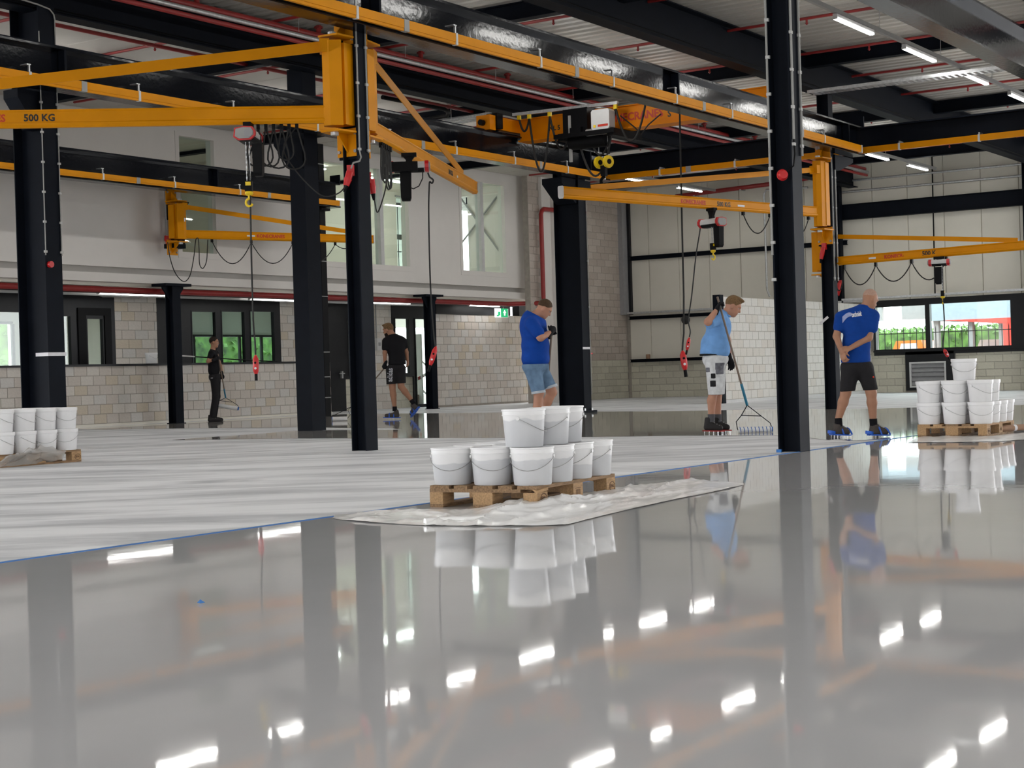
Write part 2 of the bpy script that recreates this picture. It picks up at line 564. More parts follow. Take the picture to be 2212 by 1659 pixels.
# --- white gallery wall over the offices, with three internal windows
UW = [(26.57, 27.7, 3.93, 6.6), (31.67, 35.2, 3.93, 6.5), (37.74, 39.95, 3.93, 6.55)]
b = panel_holes(MB(), 'Y', 26.7, 26.95, 8, 41.35, 3.5, 6.95, UW)
wl = struct('wall_left_upper', b, M['white_wall'])
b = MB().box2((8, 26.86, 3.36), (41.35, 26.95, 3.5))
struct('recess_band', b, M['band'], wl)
b = MB().box2((8, 26.68, 3.17), (41.35, 26.95, 3.36))
struct('fascia', b, M['white_wall'], wl)
b = panel_holes(MB(), 'X', 41.1, 41.35, 26.95, 33, 3.17, 6.95, [(28.85, 29.35, 3.6, 6.5)])
struct('wall_left_return', b, M['white_wall'])
# slab under the gallery
struct('ceiling_under_gallery', MB().box2((8, 26.95, 3.1), (41.35, 33.4, 3.3)), M['cream'])
struct('ceiling_gallery', MB().box2((8, 26.95, 6.75), (41.1, 31, 6.9)), M['cream'])
for i, w in enumerate(UW):
    a0, a1, z0, z1 = w
    fr = MB()
    f = 0.07
    fr.box2((a0 - 0.12, 26.685, z0 - 0.14), (a1 + 0.12, 26.70, z0)).box2((a0 - 0.12, 26.685, z1), (a1 + 0.12, 26.70, z1 + 0.1))
    fr.box2((a0 - 0.12, 26.685, z0), (a0, 26.70, z1)).box2((a1, 26.685, z0), (a1 + 0.12, 26.70, z1))
    o = struct('window_%d' % (i + 1), fr, M['white_wall'])
    mids = [[], [33.0, 34.03], [38.78]][i]
    for x in mids:
        struct('mullion', MB().box2((x - 0.07, 26.7, z0), (x + 0.07, 26.9, z1)), M['lightgrey'] if x != 33.0 else M['anthracite'], o)
    xs = [a0] + mids + [a1]
    for x0, x1 in zip(xs[:-1], xs[1:]):
        struct('pane', MB().box2((x0, 26.80, z0), (x1, 26.81, z1)), M['glass'], o)
# gallery rooms seen through those windows
gb = [(40.25, 40.78, 3.4, 6.6)]
struct('wall_gallery_rear', panel_holes(MB(), 'Y', 31.0, 31.2, 8, 41.1, 3.3, 6.95, gb), M['cream'])
for x in (30.9,):
    struct('wall_gallery_cross', MB().box2((x, 27.0, 3.3), (x + 0.12, 31, 6.95)), M['cream'])
for k, (a0, a1, z0, z1) in enumerate(gb):
    o = struct('window_%d' % (k + 4), MB().box2((a0 - 0.05, 30.98, z0 - 0.05), (a1 + 0.05, 31.0, z0)).box2((a0 - 0.05, 30.98, z1), (a1 + 0.05, 31.0, z1 + 0.05)), M['midgrey'])
    struct('pane', MB().box2((a0, 31.05, z0), (a1, 31.06, z1)), M['glass'], o)
b = MB().box2((40.2, 31.2, 6.4), (40.83, 31.32, 6.46))
for x in (40.3, 40.4, 40.5, 40.6, 40.7):
    b.cyl((x, 31.3, 3.4), (x, 31.3, 6.42), 0.016, 6)
b.box2((40.2, 31.2, 5.3), (40.83, 31.32, 5.45)).box2((40.2, 31.28, 4.9), (40.83, 31.32, 4.93))
tag(b.build('bar_grille', M['anthracite']), 'dark vertical bars outside a window behind the gallery glass', 'grille')
br = thing('cross_brace', 'grey diagonal wind bracing behind the gallery window nearest the red riser pipe', 'brace', (41.0, 28.5, 3.3))
MB().cyl((40.98, 29.046, 6.493), (40.98, 27.476, 4.522), 0.03, 8).build('brace_rod', M['midgrey'], br, 40)
MB().cyl((41.04, 27.494, 6.562), (41.04, 29.126, 4.996), 0.03, 8).build('brace_rod', M['midgrey'], br, 40)

# --- low block wall in front of the offices and the higher one beyond the passage
lw = struct('wall_left_low', MB().box2((14, 27.462, 0), (32.6, 27.65, 1.34)), M['mortar'])
blocks(lw, 'Y', 27.462, 19.9, 32.6, 0.06, 1.34, 0.36, 0.2133, BL, (4, 4, 2, 2), off=0.1)
struct('trim_1', MB().box2((14, 27.40, 1.34), (32.6, 27.68, 1.385)), M['anthracite'])
struct('baseboard_left', MB().box2((14, 27.44, 0), (32.6, 27.462, 0.055)), M['cream'])
mw = struct('wall_left_middle', MB().box2((37.35, 27.462, 0), (42.25, 27.65, 2.7)), M['mortar'])
blocks(mw, 'Y', 27.462, 37.35, 42.25, 0.05, 2.7, 0.36, 0.2208, BL, (3, 4, 1, 2))
struct('trim_2', MB().box2((37.35, 27.42, 2.7), (41.2, 27.68, 2.98)), M['anthracite'])
struct('trim_3', MB().box2((41.7, 27.42, 2.7), (42.25, 27.68, 3.1)), M['anthracite'])

# --- office wall, with black framed glazing
OH = [(14, 24.0, 0, 3.1), (24.3, 26.4, 0, 3.1), (27.75, 32.2, 0, 3.1), (33.7, 36.05, 0, 3.1), (37.0, 39.1, 0, 3.1)]
ow = struct('wall_office', panel_holes(MB(), 'Y', 28.812, 29.0, 14, 42.8, 0, 3.1, OH), M['mortar'])
blocks(ow, 'Y', 28.812, 26.4, 42.8, 0.0, 3.1, 0.42, 0.2214, BL, (5, 3, 1, 2), holes=OH, limit=290, keep=lambda a, z: (a < 27.9 and z > 1.2) or (32 < a < 33.9) or (36 < a < 37.1) or a > 41)

def frame_unit(name, a0, a1, z0, z1, panes, m=None, mglass=None, y=28.8, depth=0.12, kind='structure', head=None):
    """black frame filling a0..a1 with glass panes (x0,x1,z0,z1)"""
    b = panel_holes(MB(), 'Y', y, y + depth, a0, a1, z0, z1, panes)
    o = b.build(name, m or M['anthracite'])
    o['kind'] = 'structure'
    for p in panes:
        g = MB().box2((p[0], y + 0.05, p[2]), (p[1], y + 0.06, p[3]))
        struct('pane', g, mglass or M['glass'], o)
        r = 0.03
        bead = MB().box2((p[0], y - 0.012, p[2]), (p[0] + r, y + 0.05, p[3])).box2((p[1] - r, y - 0.012, p[2]), (p[1], y + 0.05, p[3]))
        bead.box2((p[0] + r, y - 0.012, p[2]), (p[1] - r, y + 0.05, p[2] + r)).box2((p[0] + r, y - 0.012, p[3] - r), (p[1] - r, y + 0.05, p[3]))
        struct('glazing_bead', bead, M['anthracite'], o)
    return o
frame_unit('window_7', 20.2, 24.0, 0, 3.1, [(20.4, 23.9, 0.5, 2.62)])
frame_unit('window_8', 24.3, 25.2, 0, 3.1, [(24.4, 25.08, 0.3, 2.55)])
d1 = frame_unit('door_1', 25.2, 26.4, 0, 3.1, [(25.52, 26.04, 0.25, 2.5)])
struct('leaf_edge', panel_holes(MB(), 'Y', 28.765, 28.8, 25.26, 26.26, 0.02, 2.72, [(25.5, 26.06, 0.2, 2.55)]), M['black'], d1)
frame_unit('window_9', 27.75, 32.2, 0.9, 3.1, [(28.15, 28.3, 1.4, 2.2), (28.9, 29.78, 1.0, 2.72), (29.96, 30.84, 1.0, 2.74), (31.02, 31.97, 1.0, 2.76)], mglass=M['glass_green'])
d2 = frame_unit('door_2', 33.7, 34.85, 0, 3.1, [(34.02, 34.16, 0.4, 2.4)], mglass=M['glass_green'])
struct('door_handle', MB().box2((34.62, 28.74, 0.92), (34.68, 28.8, 1.12)).box2((34.5, 28.71, 1.04), (34.72, 28.745, 1.07)), M['galv'], d2)
frame_unit('window_10', 34.85, 36.05, 0.9, 3.1, [(34.98, 35.95, 1.0, 2.6)], mglass=M['glass_green'])
ub = struct('wall_office_dado', MB().box2((34.85, 28.85, 0), (36.05, 29.0, 0.9)), M['mortar'])
blocks(ub, 'Y', 28.85, 34.85, 36.05, 0, 0.9, 0.42, 0.225, BD, (1, 1))
frame_unit('window_11', 37.0, 38.0, 0.92, 3.1, [(37.15, 37.85, 1.0, 2.65)])
ub = struct('wall_office_dado', MB().box2((37.0, 28.85, 0), (38.0, 29.0, 0.92)), M['mortar'])
blocks(ub, 'Y', 28.85, 37.0, 38.0, 0, 0.92, 0.42, 0.23, BD, (1, 1))
d3 = frame_unit('door_3', 38.0, 39.1, 0, 3.1, [(38.12, 39.0, 0.06, 2.65)], mglass=M['glass'])
# office rooms behind the glazing
OB = [(26.1, 27.0, 0.9, 2.55), (31.5, 41, 0.9, 2.25)]
struct('wall_office_rear', panel_holes(MB(), 'Y', 33.2, 33.4, 12, 48, 0, 3.1, OB + [(42.5, 46, 0.3, 2.6)]), M['cream'])
for x in (28.3, 37.0):
    struct('wall_office_cross', MB().box2((x - 0.06, 29.0, 0), (x + 0.06, 33.2, 3.1)), M['cream'])
for k, (a0, a1, z0, z1) in enumerate(OB):
    b = MB()
    x = a0
    while x < a1 + 0.01:
        b.box2((x - 0.04, 33.18, z0), (x + 0.04, 33.24, z1)); x += (a1 - a0) / max(1, round((a1 - a0) / 0.95))
    b.box2((a0, 33.18, z0 - 0.06), (a1, 33.24, z0)).box2((a0, 33.18, z1), (a1, 33.24, z1 + 0.06))
    struct('window_%d' % (12 + k), b, M['anthracite'])

# --- rear corner: brown block wall, pale pilaster
wb = struct('wall_back', MB().box2((40.65, 26.312, 0), (46.7, 26.5, 6.95)), M['mortar'])
blocks(wb, 'Y', 26.312, 40.65, 46.48, 1.26, 6.9, 0.5, 0.2169, BB, (3, 2), limit=300, keep=lambda a, z: a > 43.3 or (a < 41.3))
blocks(wb, 'Y', 26.312, 43.2, 46.48, 0, 1.26, 0.5, 0.21, BD, (1, 1), limit=60)
struct('pilaster', MB().box2((41.25, 26.2, 0), (41.75, 26.312, 6.95)), M['white_wall'], wb)
struct('pilaster', MB().box2((41.75, 26.05, 0), (42.4, 26.312, 6.95)), M['white_wall'], wb)
struct('trim_4', MB().box2((46.05, 26.14, 2.75), (46.45, 26.312, 6.6)), M['midgrey'])
struct('trim_5', MB().box2((46.36, 26.05, 2.75), (46.5, 26.2, 6.6)), M['anthracite'])

# --- far gable wall: block plinth, ribbon window, pale sandwich panels
FW = [(13.42, 17.72, 1.27, 2.72), (15.31, 16.78, 0.05, 1.14)]
wf = struct('wall_far', panel_holes(MB(), 'X', 46.512, 46.75, 5, 26.5, 0, 6.95, FW), M['mortar'])
blocks(wf, 'X', 46.512, 12.4, 26.2, 0, 1.26, 0.5, 0.21, BD, (1, 1), holes=[(13.42, 17.72, 1.25, 2.7), (15.28, 16.81, 0.0, 1.25)], limit=300)
y = 5.6
while y < 26.2:
    y1 = min(y + 1.1, 26.18)
    for s0, s1 in ([(1.27, 6.95)] if y >= 17.75 or y1 <= 13.4 else [(2.74, 6.95)]):
        p = MB()
        p.prism([(0.014, 0), (y1 - y - 0.014, 0), (y1 - y - 0.004, 0.035), (0.004, 0.035)], (46.512, y, s0), (0, 1, 0), (1, 0, 0), (0, 0, s1 - s0))
        p.v = [(46.512 - 0.035 + (v[0] - 46.512), v[1], v[2]) for v in p.v]
        o = p.build('wall_panel', M['cream'], wf)
    y += 1.1
# girts
for y0, y1, z0, z1, d in ((13.0, 26.15, 4.53, 4.68, 0.12), (17.75, 26.15, 2.58, 2.70, 0.14), (17.75, 26.15, 1.18, 1.27, 0.14)):
    pass
def girt(y0, y1, z0, z1, d, label):
    b = MB().hbeam((46.47 - d / 2, y0, (z0 + z1) / 2), (46.47 - d / 2, y1, (z0 + z1) / 2), z1 - z0, d, 0.012, 0.01)
    tag(b.build('wall_girt', M['steel']), label, 'girt')
girt(13.0, 18.95, 5.28, 5.74, 0.25, 'deep dark wall beam across the pale panels above the ribbon window')
girt(18.5, 26.15, 4.53, 4.67, 0.12, 'thin dark wall rail high on the pale panels of the far corner')
girt(17.9, 26.15, 2.58, 2.69, 0.14, 'thin dark wall rail under the grey cable tray in the far corner')
girt(17.9, 26.15, 1.17, 1.27, 0.14, 'lowest dark wall rail, on top of the block plinth')
# ribbon window
fr = panel_holes(MB(), 'X', 46.42, 46.6, 13.0, 17.75, 1.12, 2.78, [(13.62, 16.0, 1.30, 2.6), (16.14, 17.68, 1.30, 2.58)])
wr = struct('window_15', fr, M['anthracite'])
struct('pane', MB().box2((46.5, 13.62, 1.3), (46.51, 16.0, 2.6)), M['glass'], wr)
struct('pane', MB().box2((46.5, 16.14, 1.3), (46.51, 17.68, 2.58)), M['glass'], wr)
struct('window_sill', MB().box2((46.36, 13.0, 1.22), (46.44, 17.75, 1.27)), M['anthracite'], wr)

# --- white block partition
PH = [(41.0, 41.35, 0, 2.7)]
wp = struct('wall_right_partition', panel_holes(MB(), 'Y', 17.862, 18.02, 36.45, 46.5, 0, 2.68, PH), M['mortar'])
blocks(wp, 'Y', 17.862, 36.45, 46.48, 0.09, 2.68, 0.37, 0.2158, BW, (4, 2), holes=PH, limit=295)
struct('baseboard_partition', MB().box2((36.45, 17.84, 0.0), (41.0, 17.862, 0.085)).box2((41.35, 17.84, 0.0), (46.4, 17.862, 0.085)), M['lightgrey'])
struct('wall_end', MB().box2((36.25, 17.84, 0), (36.45, 18.04, 2.72)), M['steel'], wp)
struct('door_4', MB().box2((41.0, 17.85, 0), (41.35, 18.0, 2.68)), M['midgrey'])

# --- the sides of the hall behind the camera: big door openings and glazing let the daylight in
struct('wall_rear', panel_holes(MB(), 'X', -14.3, -14, -14, 34, 0, 6.95, [(-10, -4, 0, 5), (2, 8, 0, 5), (14, 20, 0, 5)]), M['cream'])
struct('wall_right', panel_holes(MB(), 'Y', -14.3, -14, -14, 46.6, 0, 6.95, [(0, 36, 1.2, 2.6)]), M['cream'])

# ================================================================== outside
struct('ground_outside', MB().box2((-120, -120, -0.5), (160, 160, -0.22)), M['asphalt'])
def hedge(name, lo, hi, n, label, seed, group=None):
    rnd = random.Random(seed)
    b = MB()
    for _ in range(n):
        c = Vector([rnd.uniform(lo[i], hi[i]) for i in range(3)])
        a = rnd.uniform(0.08, 0.17)
        d1 = Vector((rnd.uniform(-1, 1), rnd.uniform(-1, 1), rnd.uniform(-1, 1))).normalized()
        d2 = d1.orthogonal().normalized()
        b.add([c - d1 * a, c + d2 * a * 0.6, c + d1 * a, c - d2 * a * 0.6], [(0, 1, 2, 3)])
    b.box2((lo[0] + 0.15, lo[1] + 0.15, -0.2), (hi[0] - 0.15, hi[1] - 0.15, hi[2] - 0.2))
    tag(b.build(name, M['leaf']), label, 'hedge', group)
hedge('hedge', (20, 40, 0), (52, 43, 3.2), 15000, 'tall green leafy hedge seen through the office windows', 3)
hedge('hedge', (63.5, 15, 0.2), (67, 30, 2.35), 7000, 'low green hedge beyond the black railings outside the ribbon window', 5)
fence = thing('railing', 'black spiked railing outside the ribbon window', 'fence', (57, 19.5, -0.22))
for i in range(34):
    yy = 15.6 + i * 0.24
    MB().cyl((57, yy, -0.2), (57, yy, 2.1), 0.016, 5).cyl((57, yy, 2.1), (57, yy, 2.21), 0.016, 5, 0.002).build('railing_bar', M['black'], fence)
for zz in (0.1, 1.95):
    MB().box2((56.98, 15.5, zz), (57.02, 23.7, zz + 0.03)).build('railing_rail', M['black'], fence)
M['canopy_blue'] = mat('canopy_grey_blue', (0.30, 0.36, 0.42), 0.6, var=0.05)
M['canopy_red'] = mat('canopy_red', (0.62, 0.05, 0.035), 0.5, var=0.05)
cn = thing('loading_canopy', 'grey and red entrance canopy on dark posts outside the ribbon window', 'canopy', (60, 18, -0.2))
MB().box2((58.6, 15.5, 2.42), (62, 20.17, 3.6)).build('canopy_fascia', M['canopy_blue'], cn)
MB().prism([(15.5, 2.42), (19.7, 2.42), (17.3, 2.2), (15.5, 2.12)], (58.55, 0, 0), (0, 1, 0), (0, 0, 1), (3.4, 0, 0)).build('canopy_soffit', M['canopy_red'], cn)
MB().box2((58.4, 15.5, -0.2), (60.5, 17.42, 2.2)).build('canopy_wall', M['canopy_red'], cn)
for y0, y1 in ((19.94, 20.14), (18.66, 18.84), (17.53, 17.7)):
    MB().box2((58.8, y0, -0.2), (59.05, y1, 2.45)).build('canopy_post', M['midgrey'], cn)
MB().box2((58.8, 20.17, 3.05), (59.2, 24, 3.6)).build('canopy_beam', M['canopy_blue'], cn)
for k, (y0, y1) in enumerate(((20.42, 21.35), (22.13, 22.5))):
    tag(MB().box2((58.8, y0, 2.52), (59.0, y1, 3.05)).build('shutter_box', M['midgrey']), ('wider', 'narrower')[k] + ' grey panel hanging at the top of the ribbon window view', 'panel')
def car(name, y0, col, label, L=1.9, x=59.8, H=1.25):
    c = thing(name, label, 'vehicle', (x, y0, -0.2))
    pr = [(0, 0.3), (L, 0.3), (L, 0.85), (L * 0.86, 1.0), (L * 0.72, 1.45), (L * 0.22, 1.45), (L * 0.08, 1.0), (0, 0.9)]
    MB().prism([(p[0], p[1] * H - 0.2) for p in pr], (x, y0, 0), (0, 1, 0), (0, 0, 1), (1.7, 0, 0)).build('body', col, c)
    MB().prism([(L * 0.28, 1.05 * H - .2), (L * 0.68, 1.05 * H - .2), (L * 0.62, 1.37 * H - .2), (L * 0.30, 1.37 * H - .2)], (x - 0.01, y0, 0), (0, 1, 0), (0, 0, 1), (0.01, 0, 0)).build('side_window', M['letter_white'], c)
    for k in (0.2, 0.8):
        MB().cyl((x - 0.02, y0 + L * k, 0.12), (x + 0.2, y0 + L * k, 0.12), 0.32, 16).build('wheel', M['rubber'], c)
M['car_orange'] = mat('orange_paint', (0.75, 0.18, 0.02), 0.3, coat=0.5)
M['car_white'] = mat('white_paint', (0.8, 0.8, 0.8), 0.3, coat=0.5)
car('van', 19.9, M['car_orange'], 'orange vehicle parked beyond the railings outside the ribbon window', 1.9, 57.9, 1.32)
car('van', 18.0, M['car_white'], 'white vehicle parked beyond the railings under the canopy', 1.6, 61.2, 1.3)


M['clip'] = mat('clip_grey', (0.45, 0.45, 0.44), 0.5, var=0.04)
# ================================================================== steel columns
def column(label, x, y, h, b, ztop, tf=0.017, tw=0.011, base=True, box=False, group=None, m=None):
    t = thing('steel_column', label, 'column', (x, y, 0), group=group)
    base = base and ztop < 4
    mb = MB()
    if box:
        mb.box2((x - b / 2, y - h / 2, 0), (x + b / 2, y + h / 2, ztop))
    else:
        mb.hbeam((x, y, 0), (x, y, ztop), h, b, tf, tw, (0, 1, 0))
    mb.build('shaft', m or M['steel'], t)
    if base:
        MB().box2((x - b / 2 - 0.03, y - h / 2 - 0.03, 0), (x + b / 2 + 0.03, y + h / 2 + 0.03, 0.015)).build('base_plate', M['steel'], t)
    return t

def conduit(t, pts, clips, face, r=0.014, m='conduit'):
    o = MB().tube(pts, r, 6).build('conduit', M[m], t, 40)
    for c in clips:
        c = Vector(c)
        MB().box(c, (0.045 if not face[0] else 0.025, 0.045 if not face[1] else 0.025, 0.03)).build('conduit_clip', M['clip'], o)
    return o

c1 = column('near dark steel column on the right, with grey conduits and a round red sounder', 15.15, 6.67, 0.24, 0.24, 5.04)
for xx, yy, zb in ((15.055, 6.535, 3.15), (15.255, 6.535, 3.0)):
    conduit(c1, [(xx, yy, 5.0), (xx, yy, zb)], [(xx, yy, z) for z in np.arange(3.1, 5.0, 0.375)], (0, 1))
conduit(c1, [(15.015, 6.785, 5.0), (15.015, 6.785, 2.0)], [(15.015, 6.775, z) for z in np.arange(1.75, 5.0, 0.375)], (1, 0), 0.012)
conduit(c1, [(15.055, 6.535, 3.15), (15.05, 6.525, 3.0), (15.02, 6.53, 2.88), (15.0, 6.6, 2.82)], [], (0, 1), 0.008, 'black')
MB().box2((15.0, 6.75, 0.0), (15.03, 6.80, 0.03)).build('blue_tape_end', M['tape'], c1)

c2 = column('dark steel column left of the pallet of buckets, carrying two yellow jib arms', 15.27, 12.35, 0.23, 0.22, 5.2)
for xx, yy in ((15.185, 12.225), (15.36, 12.225)):
    conduit(c2, [(xx, yy, 5.15), (xx, yy, 3.62)], [(xx, yy, z) for z in (4.9, 4.45, 4.05, 3.65)], (0, 1), 0.012)
conduit(c2, [(15.185, 12.225, 3.62), (15.18, 12.2, 3.55), (15.15, 12.2, 3.5), (15.05, 12.22, 3.47), (15.02, 12.23, 3.4)], [], (0, 1), 0.011)

c3 = column('broad dark steel column at the left edge behind the left pallet', 15.35, 18.25, 0.6, 0.3, 6.3)
for xx, yy, z0, z1 in ((15.2, 17.935, 2.75, 5.9), (15.49, 17.935, 2.75, 6.1), (15.31, 18.02, 1.75, 6.0)):
    conduit(c3, [(xx, yy, z1), (xx, yy, z0)], [(xx, yy, z) for z in np.arange(z0 + 0.05, 5.0, 0.42)], (0, 1), 0.009)
conduit(c3, [(15.49, 17.93, 6.1), (15.47, 17.93, 6.18), (15.4, 17.93, 6.24), (15.2, 17.93, 6.27), (14.8, 17.93, 6.3)], [], (0, 1), 0.012)
MB().box2((15.185, 17.935, 1.33), (15.515, 17.949, 1.38)).box2((15.188, 17.94, 1.33), (15.199, 18.2, 1.38)).build('marking_tape', M['tape_white'], c3)
MB().cyl((15.27, 17.95, 2.62), (15.27, 17.9, 2.62), 0.045, 16).build('round_sounder', M['red'], c3, 40)

c4 = column('dark steel column behind the bald man, with yellow jib cranes and conduit', 30.12, 12.4, 0.24, 0.22, 6.3)
for xx in (30.06, 30.24):
    conduit(c4, [(xx, 12.265, 5.0), (xx, 12.265, 2.55)], [(xx, 12.265, z) for z in (4.6, 4.0, 3.3, 2.6)], (0, 1), 0.016)
MB().box((29.995, 12.488, 1.768), (0.006, 0.22, 0.05), (1, 0, 0), (0, -0.8, 0.6)).build('paper_sticker', M['tape_white'], c4)
c5 = column('boxed dark steel column standing between the man with the raised roller and the beam crossing', 21.42, 18.5, 0.34, 0.36, 6.3, box=True)
c5['label'] = 'boxed dark steel column just left of the one with the jib arms'
c6 = column('broad dark steel column beside the man in blue shirt and denim shorts', 29.92, 18.28, 0.64, 0.3, 6.3)
MB().box2((29.6, 17.9, 0), (30.2, 18.7, 0.05)).build('base_plate', M['steel'], c6)
for k in (0, 1):
    MB().cyl((29.74 + 0.3 * k, 17.93, 0.05), (29.74 + 0.3 * k, 17.93, 0.1), 0.02, 6).build('anchor_bolt', M['galv'], c6)
MB().box2((29.765, 17.945, 1.38), (30.075, 17.958, 1.43)).build('marking_tape', M['tape_white'], c6)
MB().box2((30.075, 17.945, 1.27), (30.16, 17.97, 1.3)).build('red_tag', M['red'], c6)
conduit(c6, [(30.06, 17.94, 4.6), (30.06, 17.94, 0.4)], [(30.06, 17.94, z) for z in (3.3, 2.3)], (0, 1), 0.008)

def prop_column(label, x, y):
    t = column(label, x, y, 0.24, 0.24, 3.1, base=True)
    MB().box2((x - 0.4, y - 0.2, 3.1), (x + 0.4, y + 0.25, 3.16)).build('head_plate', M['steel'], t)
    for s in (-1, 1):
        MB().prism([(0, 0), (0.22 * s, 0), (0.22 * s, -0.05), (0, -0.3)] if s < 0 else [(0, 0), (0, -0.3), (0.22, -0.05), (0.22, 0)], (x + 0.1 * s, y - 0.02, 3.1), (1, 0, 0), (0, 0, 1), (0, 0.04, 0)).build('gusset', M['steel'], t)
    return t
c7 = prop_column('slim dark column propping the gallery, left of the man in black trousers', 26.02, 26.48)
c8 = prop_column('slim dark column propping the gallery, right of the man in black shorts', 35.75, 26.48)
c9 = thing('steel_column', 'thin black banded post behind the boxed column, under the runway end', 'column', (29.882, 25.35, 0.013))
px, py = c9.location.x, c9.location.y
MB().box2((px - 0.1, py - 0.09, 0), (px + 0.1, py + 0.09, 6.6)).build('shaft', M['black'], c9)
for z in (0.45, 0.95, 1.55, 2.9, 3.75, 4.35, 5.6, 6.1):
    MB().box2((px - 0.105, py - 0.095, z), (px + 0.105, py + 0.095, z + 0.02)).build('band', M['conduit'], c9)
MB().box2((px - 0.16, py - 0.2, 4.98), (px + 0.16, py + 0.1, 5.04)).build('seat_plate', M['black'], c9)
column('dark wall column at the right edge beside the ribbon window', 46.25, 12.95, 0.3, 0.3, 6.9)
column('dark wall column at the corner above the white partition', 46.2, 18.72, 0.26, 0.22, 6.9)

# ================================================================== crane runways
def runway(label, x0, x1, y, zb, rail_y, rail_x1, hang0, rail=True, h=0.58, b=0.3, joints=()):
    t = thing('crane_runway', label, 'crane beam', (x0, y, zb))
    MB().hbeam((x0, y, zb + h / 2), (x1, y, zb + h / 2), h, b, 0.03, 0.02).build('runway_beam', M['steel_gloss'], t)
    MB().box2((x0, y - 0.03, zb + h), (x1, y + 0.03, zb + h + 0.05)).build('crane_rail', M['steel'], t)
    for xj in joints:
        for s in (-1, 1):
            MB().box2((xj - 0.02, y + s * b / 2 - (0.13 if s > 0 else 0), zb + 0.03), (xj + 0.02, y + s * b / 2 + (0.13 if s < 0 else 0), zb + h - 0.03)).build('stiffener', M['steel'], t)
    MB().box2((x1 - 0.02, y - b / 2, zb + h), (x1 + 0.02, y + b / 2, zb + h + 0.22)).build('end_stop', M['steel'], t)
    if rail:
        z0, z1 = rail
        cr = MB().box2((x0, rail_y - 0.028, z0 + 0.035), (rail_x1, rail_y + 0.028, z1)).box2((x0, rail_y - 0.02, z0), (rail_x1, rail_y + 0.02, z0 + 0.035)).build('conductor_rail', M['yellow'], t)
        x = hang0
        k = 0
        while x < rail_x1 - 0.2:
            MB().box2((x - 0.02, rail_y - 0.034, z0 - 0.005), (x + 0.02, rail_y + 0.034, z1 + 0.008)).build('hanger', M['lightgrey'], cr)
            MB().box2((x - 0.012, rail_y - 0.012, z1), (x + 0.012, rail_y + 0.012, z1 + 0.1)).box2((x - 0.05, rail_y - 0.02, z1 + 0.1), (x + 0.02, y - b / 2 + 0.06, z1 + 0.115)).build('hanger_bracket', M['galv'], cr)
            if k % 2:
                MB().box2((x - 1.1, rail_y - 0.032, z0 - 0.003), (x - 1.0, rail_y + 0.032, z1 + 0.003)).build('joint_cover', M['conduit'], cr)
            x += 2.0
            k += 1
        MB().box2((rail_x1, rail_y - 0.034, z0 - 0.005), (rail_x1 + 0.05, rail_y + 0.034, z1 + 0.005)).build('rail_end_cap', M['lightgrey'], cr)
    return t
B1 = runway('glossy dark crane beam with yellow conductor rail, from top centre to right', 4, 31.0, 12.08, 5.07, 11.87, 30.6, 14.75, (5.10, 5.24), joints=(15.3, 23, 30.2))
B2 = runway('glossy dark crane beam with yellow conductor rail, carrying the bridge crane left end', 4, 30.6, 17.78, 5.07, 17.57, 30.2, 14.7, (5.06, 5.2), joints=(15.4, 21.4, 29.8))
B3 = runway('dark crane beam with yellow conductor rail along the white gallery wall', 8, 30.2, 25.1, 5.05, 24.88, 30.05, 14.6, (5.08, 5.2), joints=(19, 26))
B4 = runway('nearest crane beam at top right, underside shining pale green', 4, 34.0, 6.68, 5.05, 0, 0, 0, None, joints=(15.2,))
# corbels that carry the runways, bolted to the columns
def corbel(t, x, y0, y1, z, l=0.62, r=0.3):
    MB().prism([(-l, 0), (-l, -0.12), (-0.2, -0.52), (0.16, -0.52), (r, -0.16), (r, 0)], (x, y0, z), (1, 0, 0), (0, 0, 1), (0, y1 - y0, 0)).build('corbel', M['steel'], t)
corbel(c3, 15.35, 18.0, 18.3, 5.06, 0.5, 0.15)
corbel(c5, 21.45, 18.35, 18.66, 5.06, 0.62, 0.18)
corbel(c6, 29.92, 18.0, 18.5, 5.06, 0.75, 0.45)
MB().prism([(0, 0), (0, -0.3), (0.25, -0.3), (0.95, -0.08), (0.95, 0)], (30.2, 12.24, 5.06), (1, 0, 0), (0, 0, 1), (0, 0.3, 0)).build('corbel', M['steel'], c4)
# cross runway closing the bay at X = 31
t = thing('crane_runway', 'dark cross beam with yellow conductor rail, spanning behind the right columns', 'crane beam', (31.25, 4, 5.2))
MB().hbeam((31.3, 6.95, 5.45), (31.3, 18.3, 5.45), 0.47, 0.28, 0.03, 0.02).build('runway_beam', M['steel'], t)
cr = MB().box2((30.97, 7.2, 5.13), (31.03, 18.1, 5.25)).build('conductor_rail', M['yellow'], t)
for yy in (7.8, 9.6, 11.2, 12.9, 14.8, 16.6):
    MB().box2((30.96, yy - 0.02, 5.12), (31.04, yy + 0.02, 5.26)).build('hanger', M['lightgrey'], cr)
    MB().box2((30.99, yy - 0.012, 5.26), (31.2, yy + 0.012, 5.3)).build('hanger_bracket', M['galv'], cr)
for yy in (8.3, 12.4, 15.9):
    MB().box2((30.965, yy - 0.06, 5.127), (31.035, yy + 0.06, 5.253)).build('joint_cover', M['midgrey'], cr)

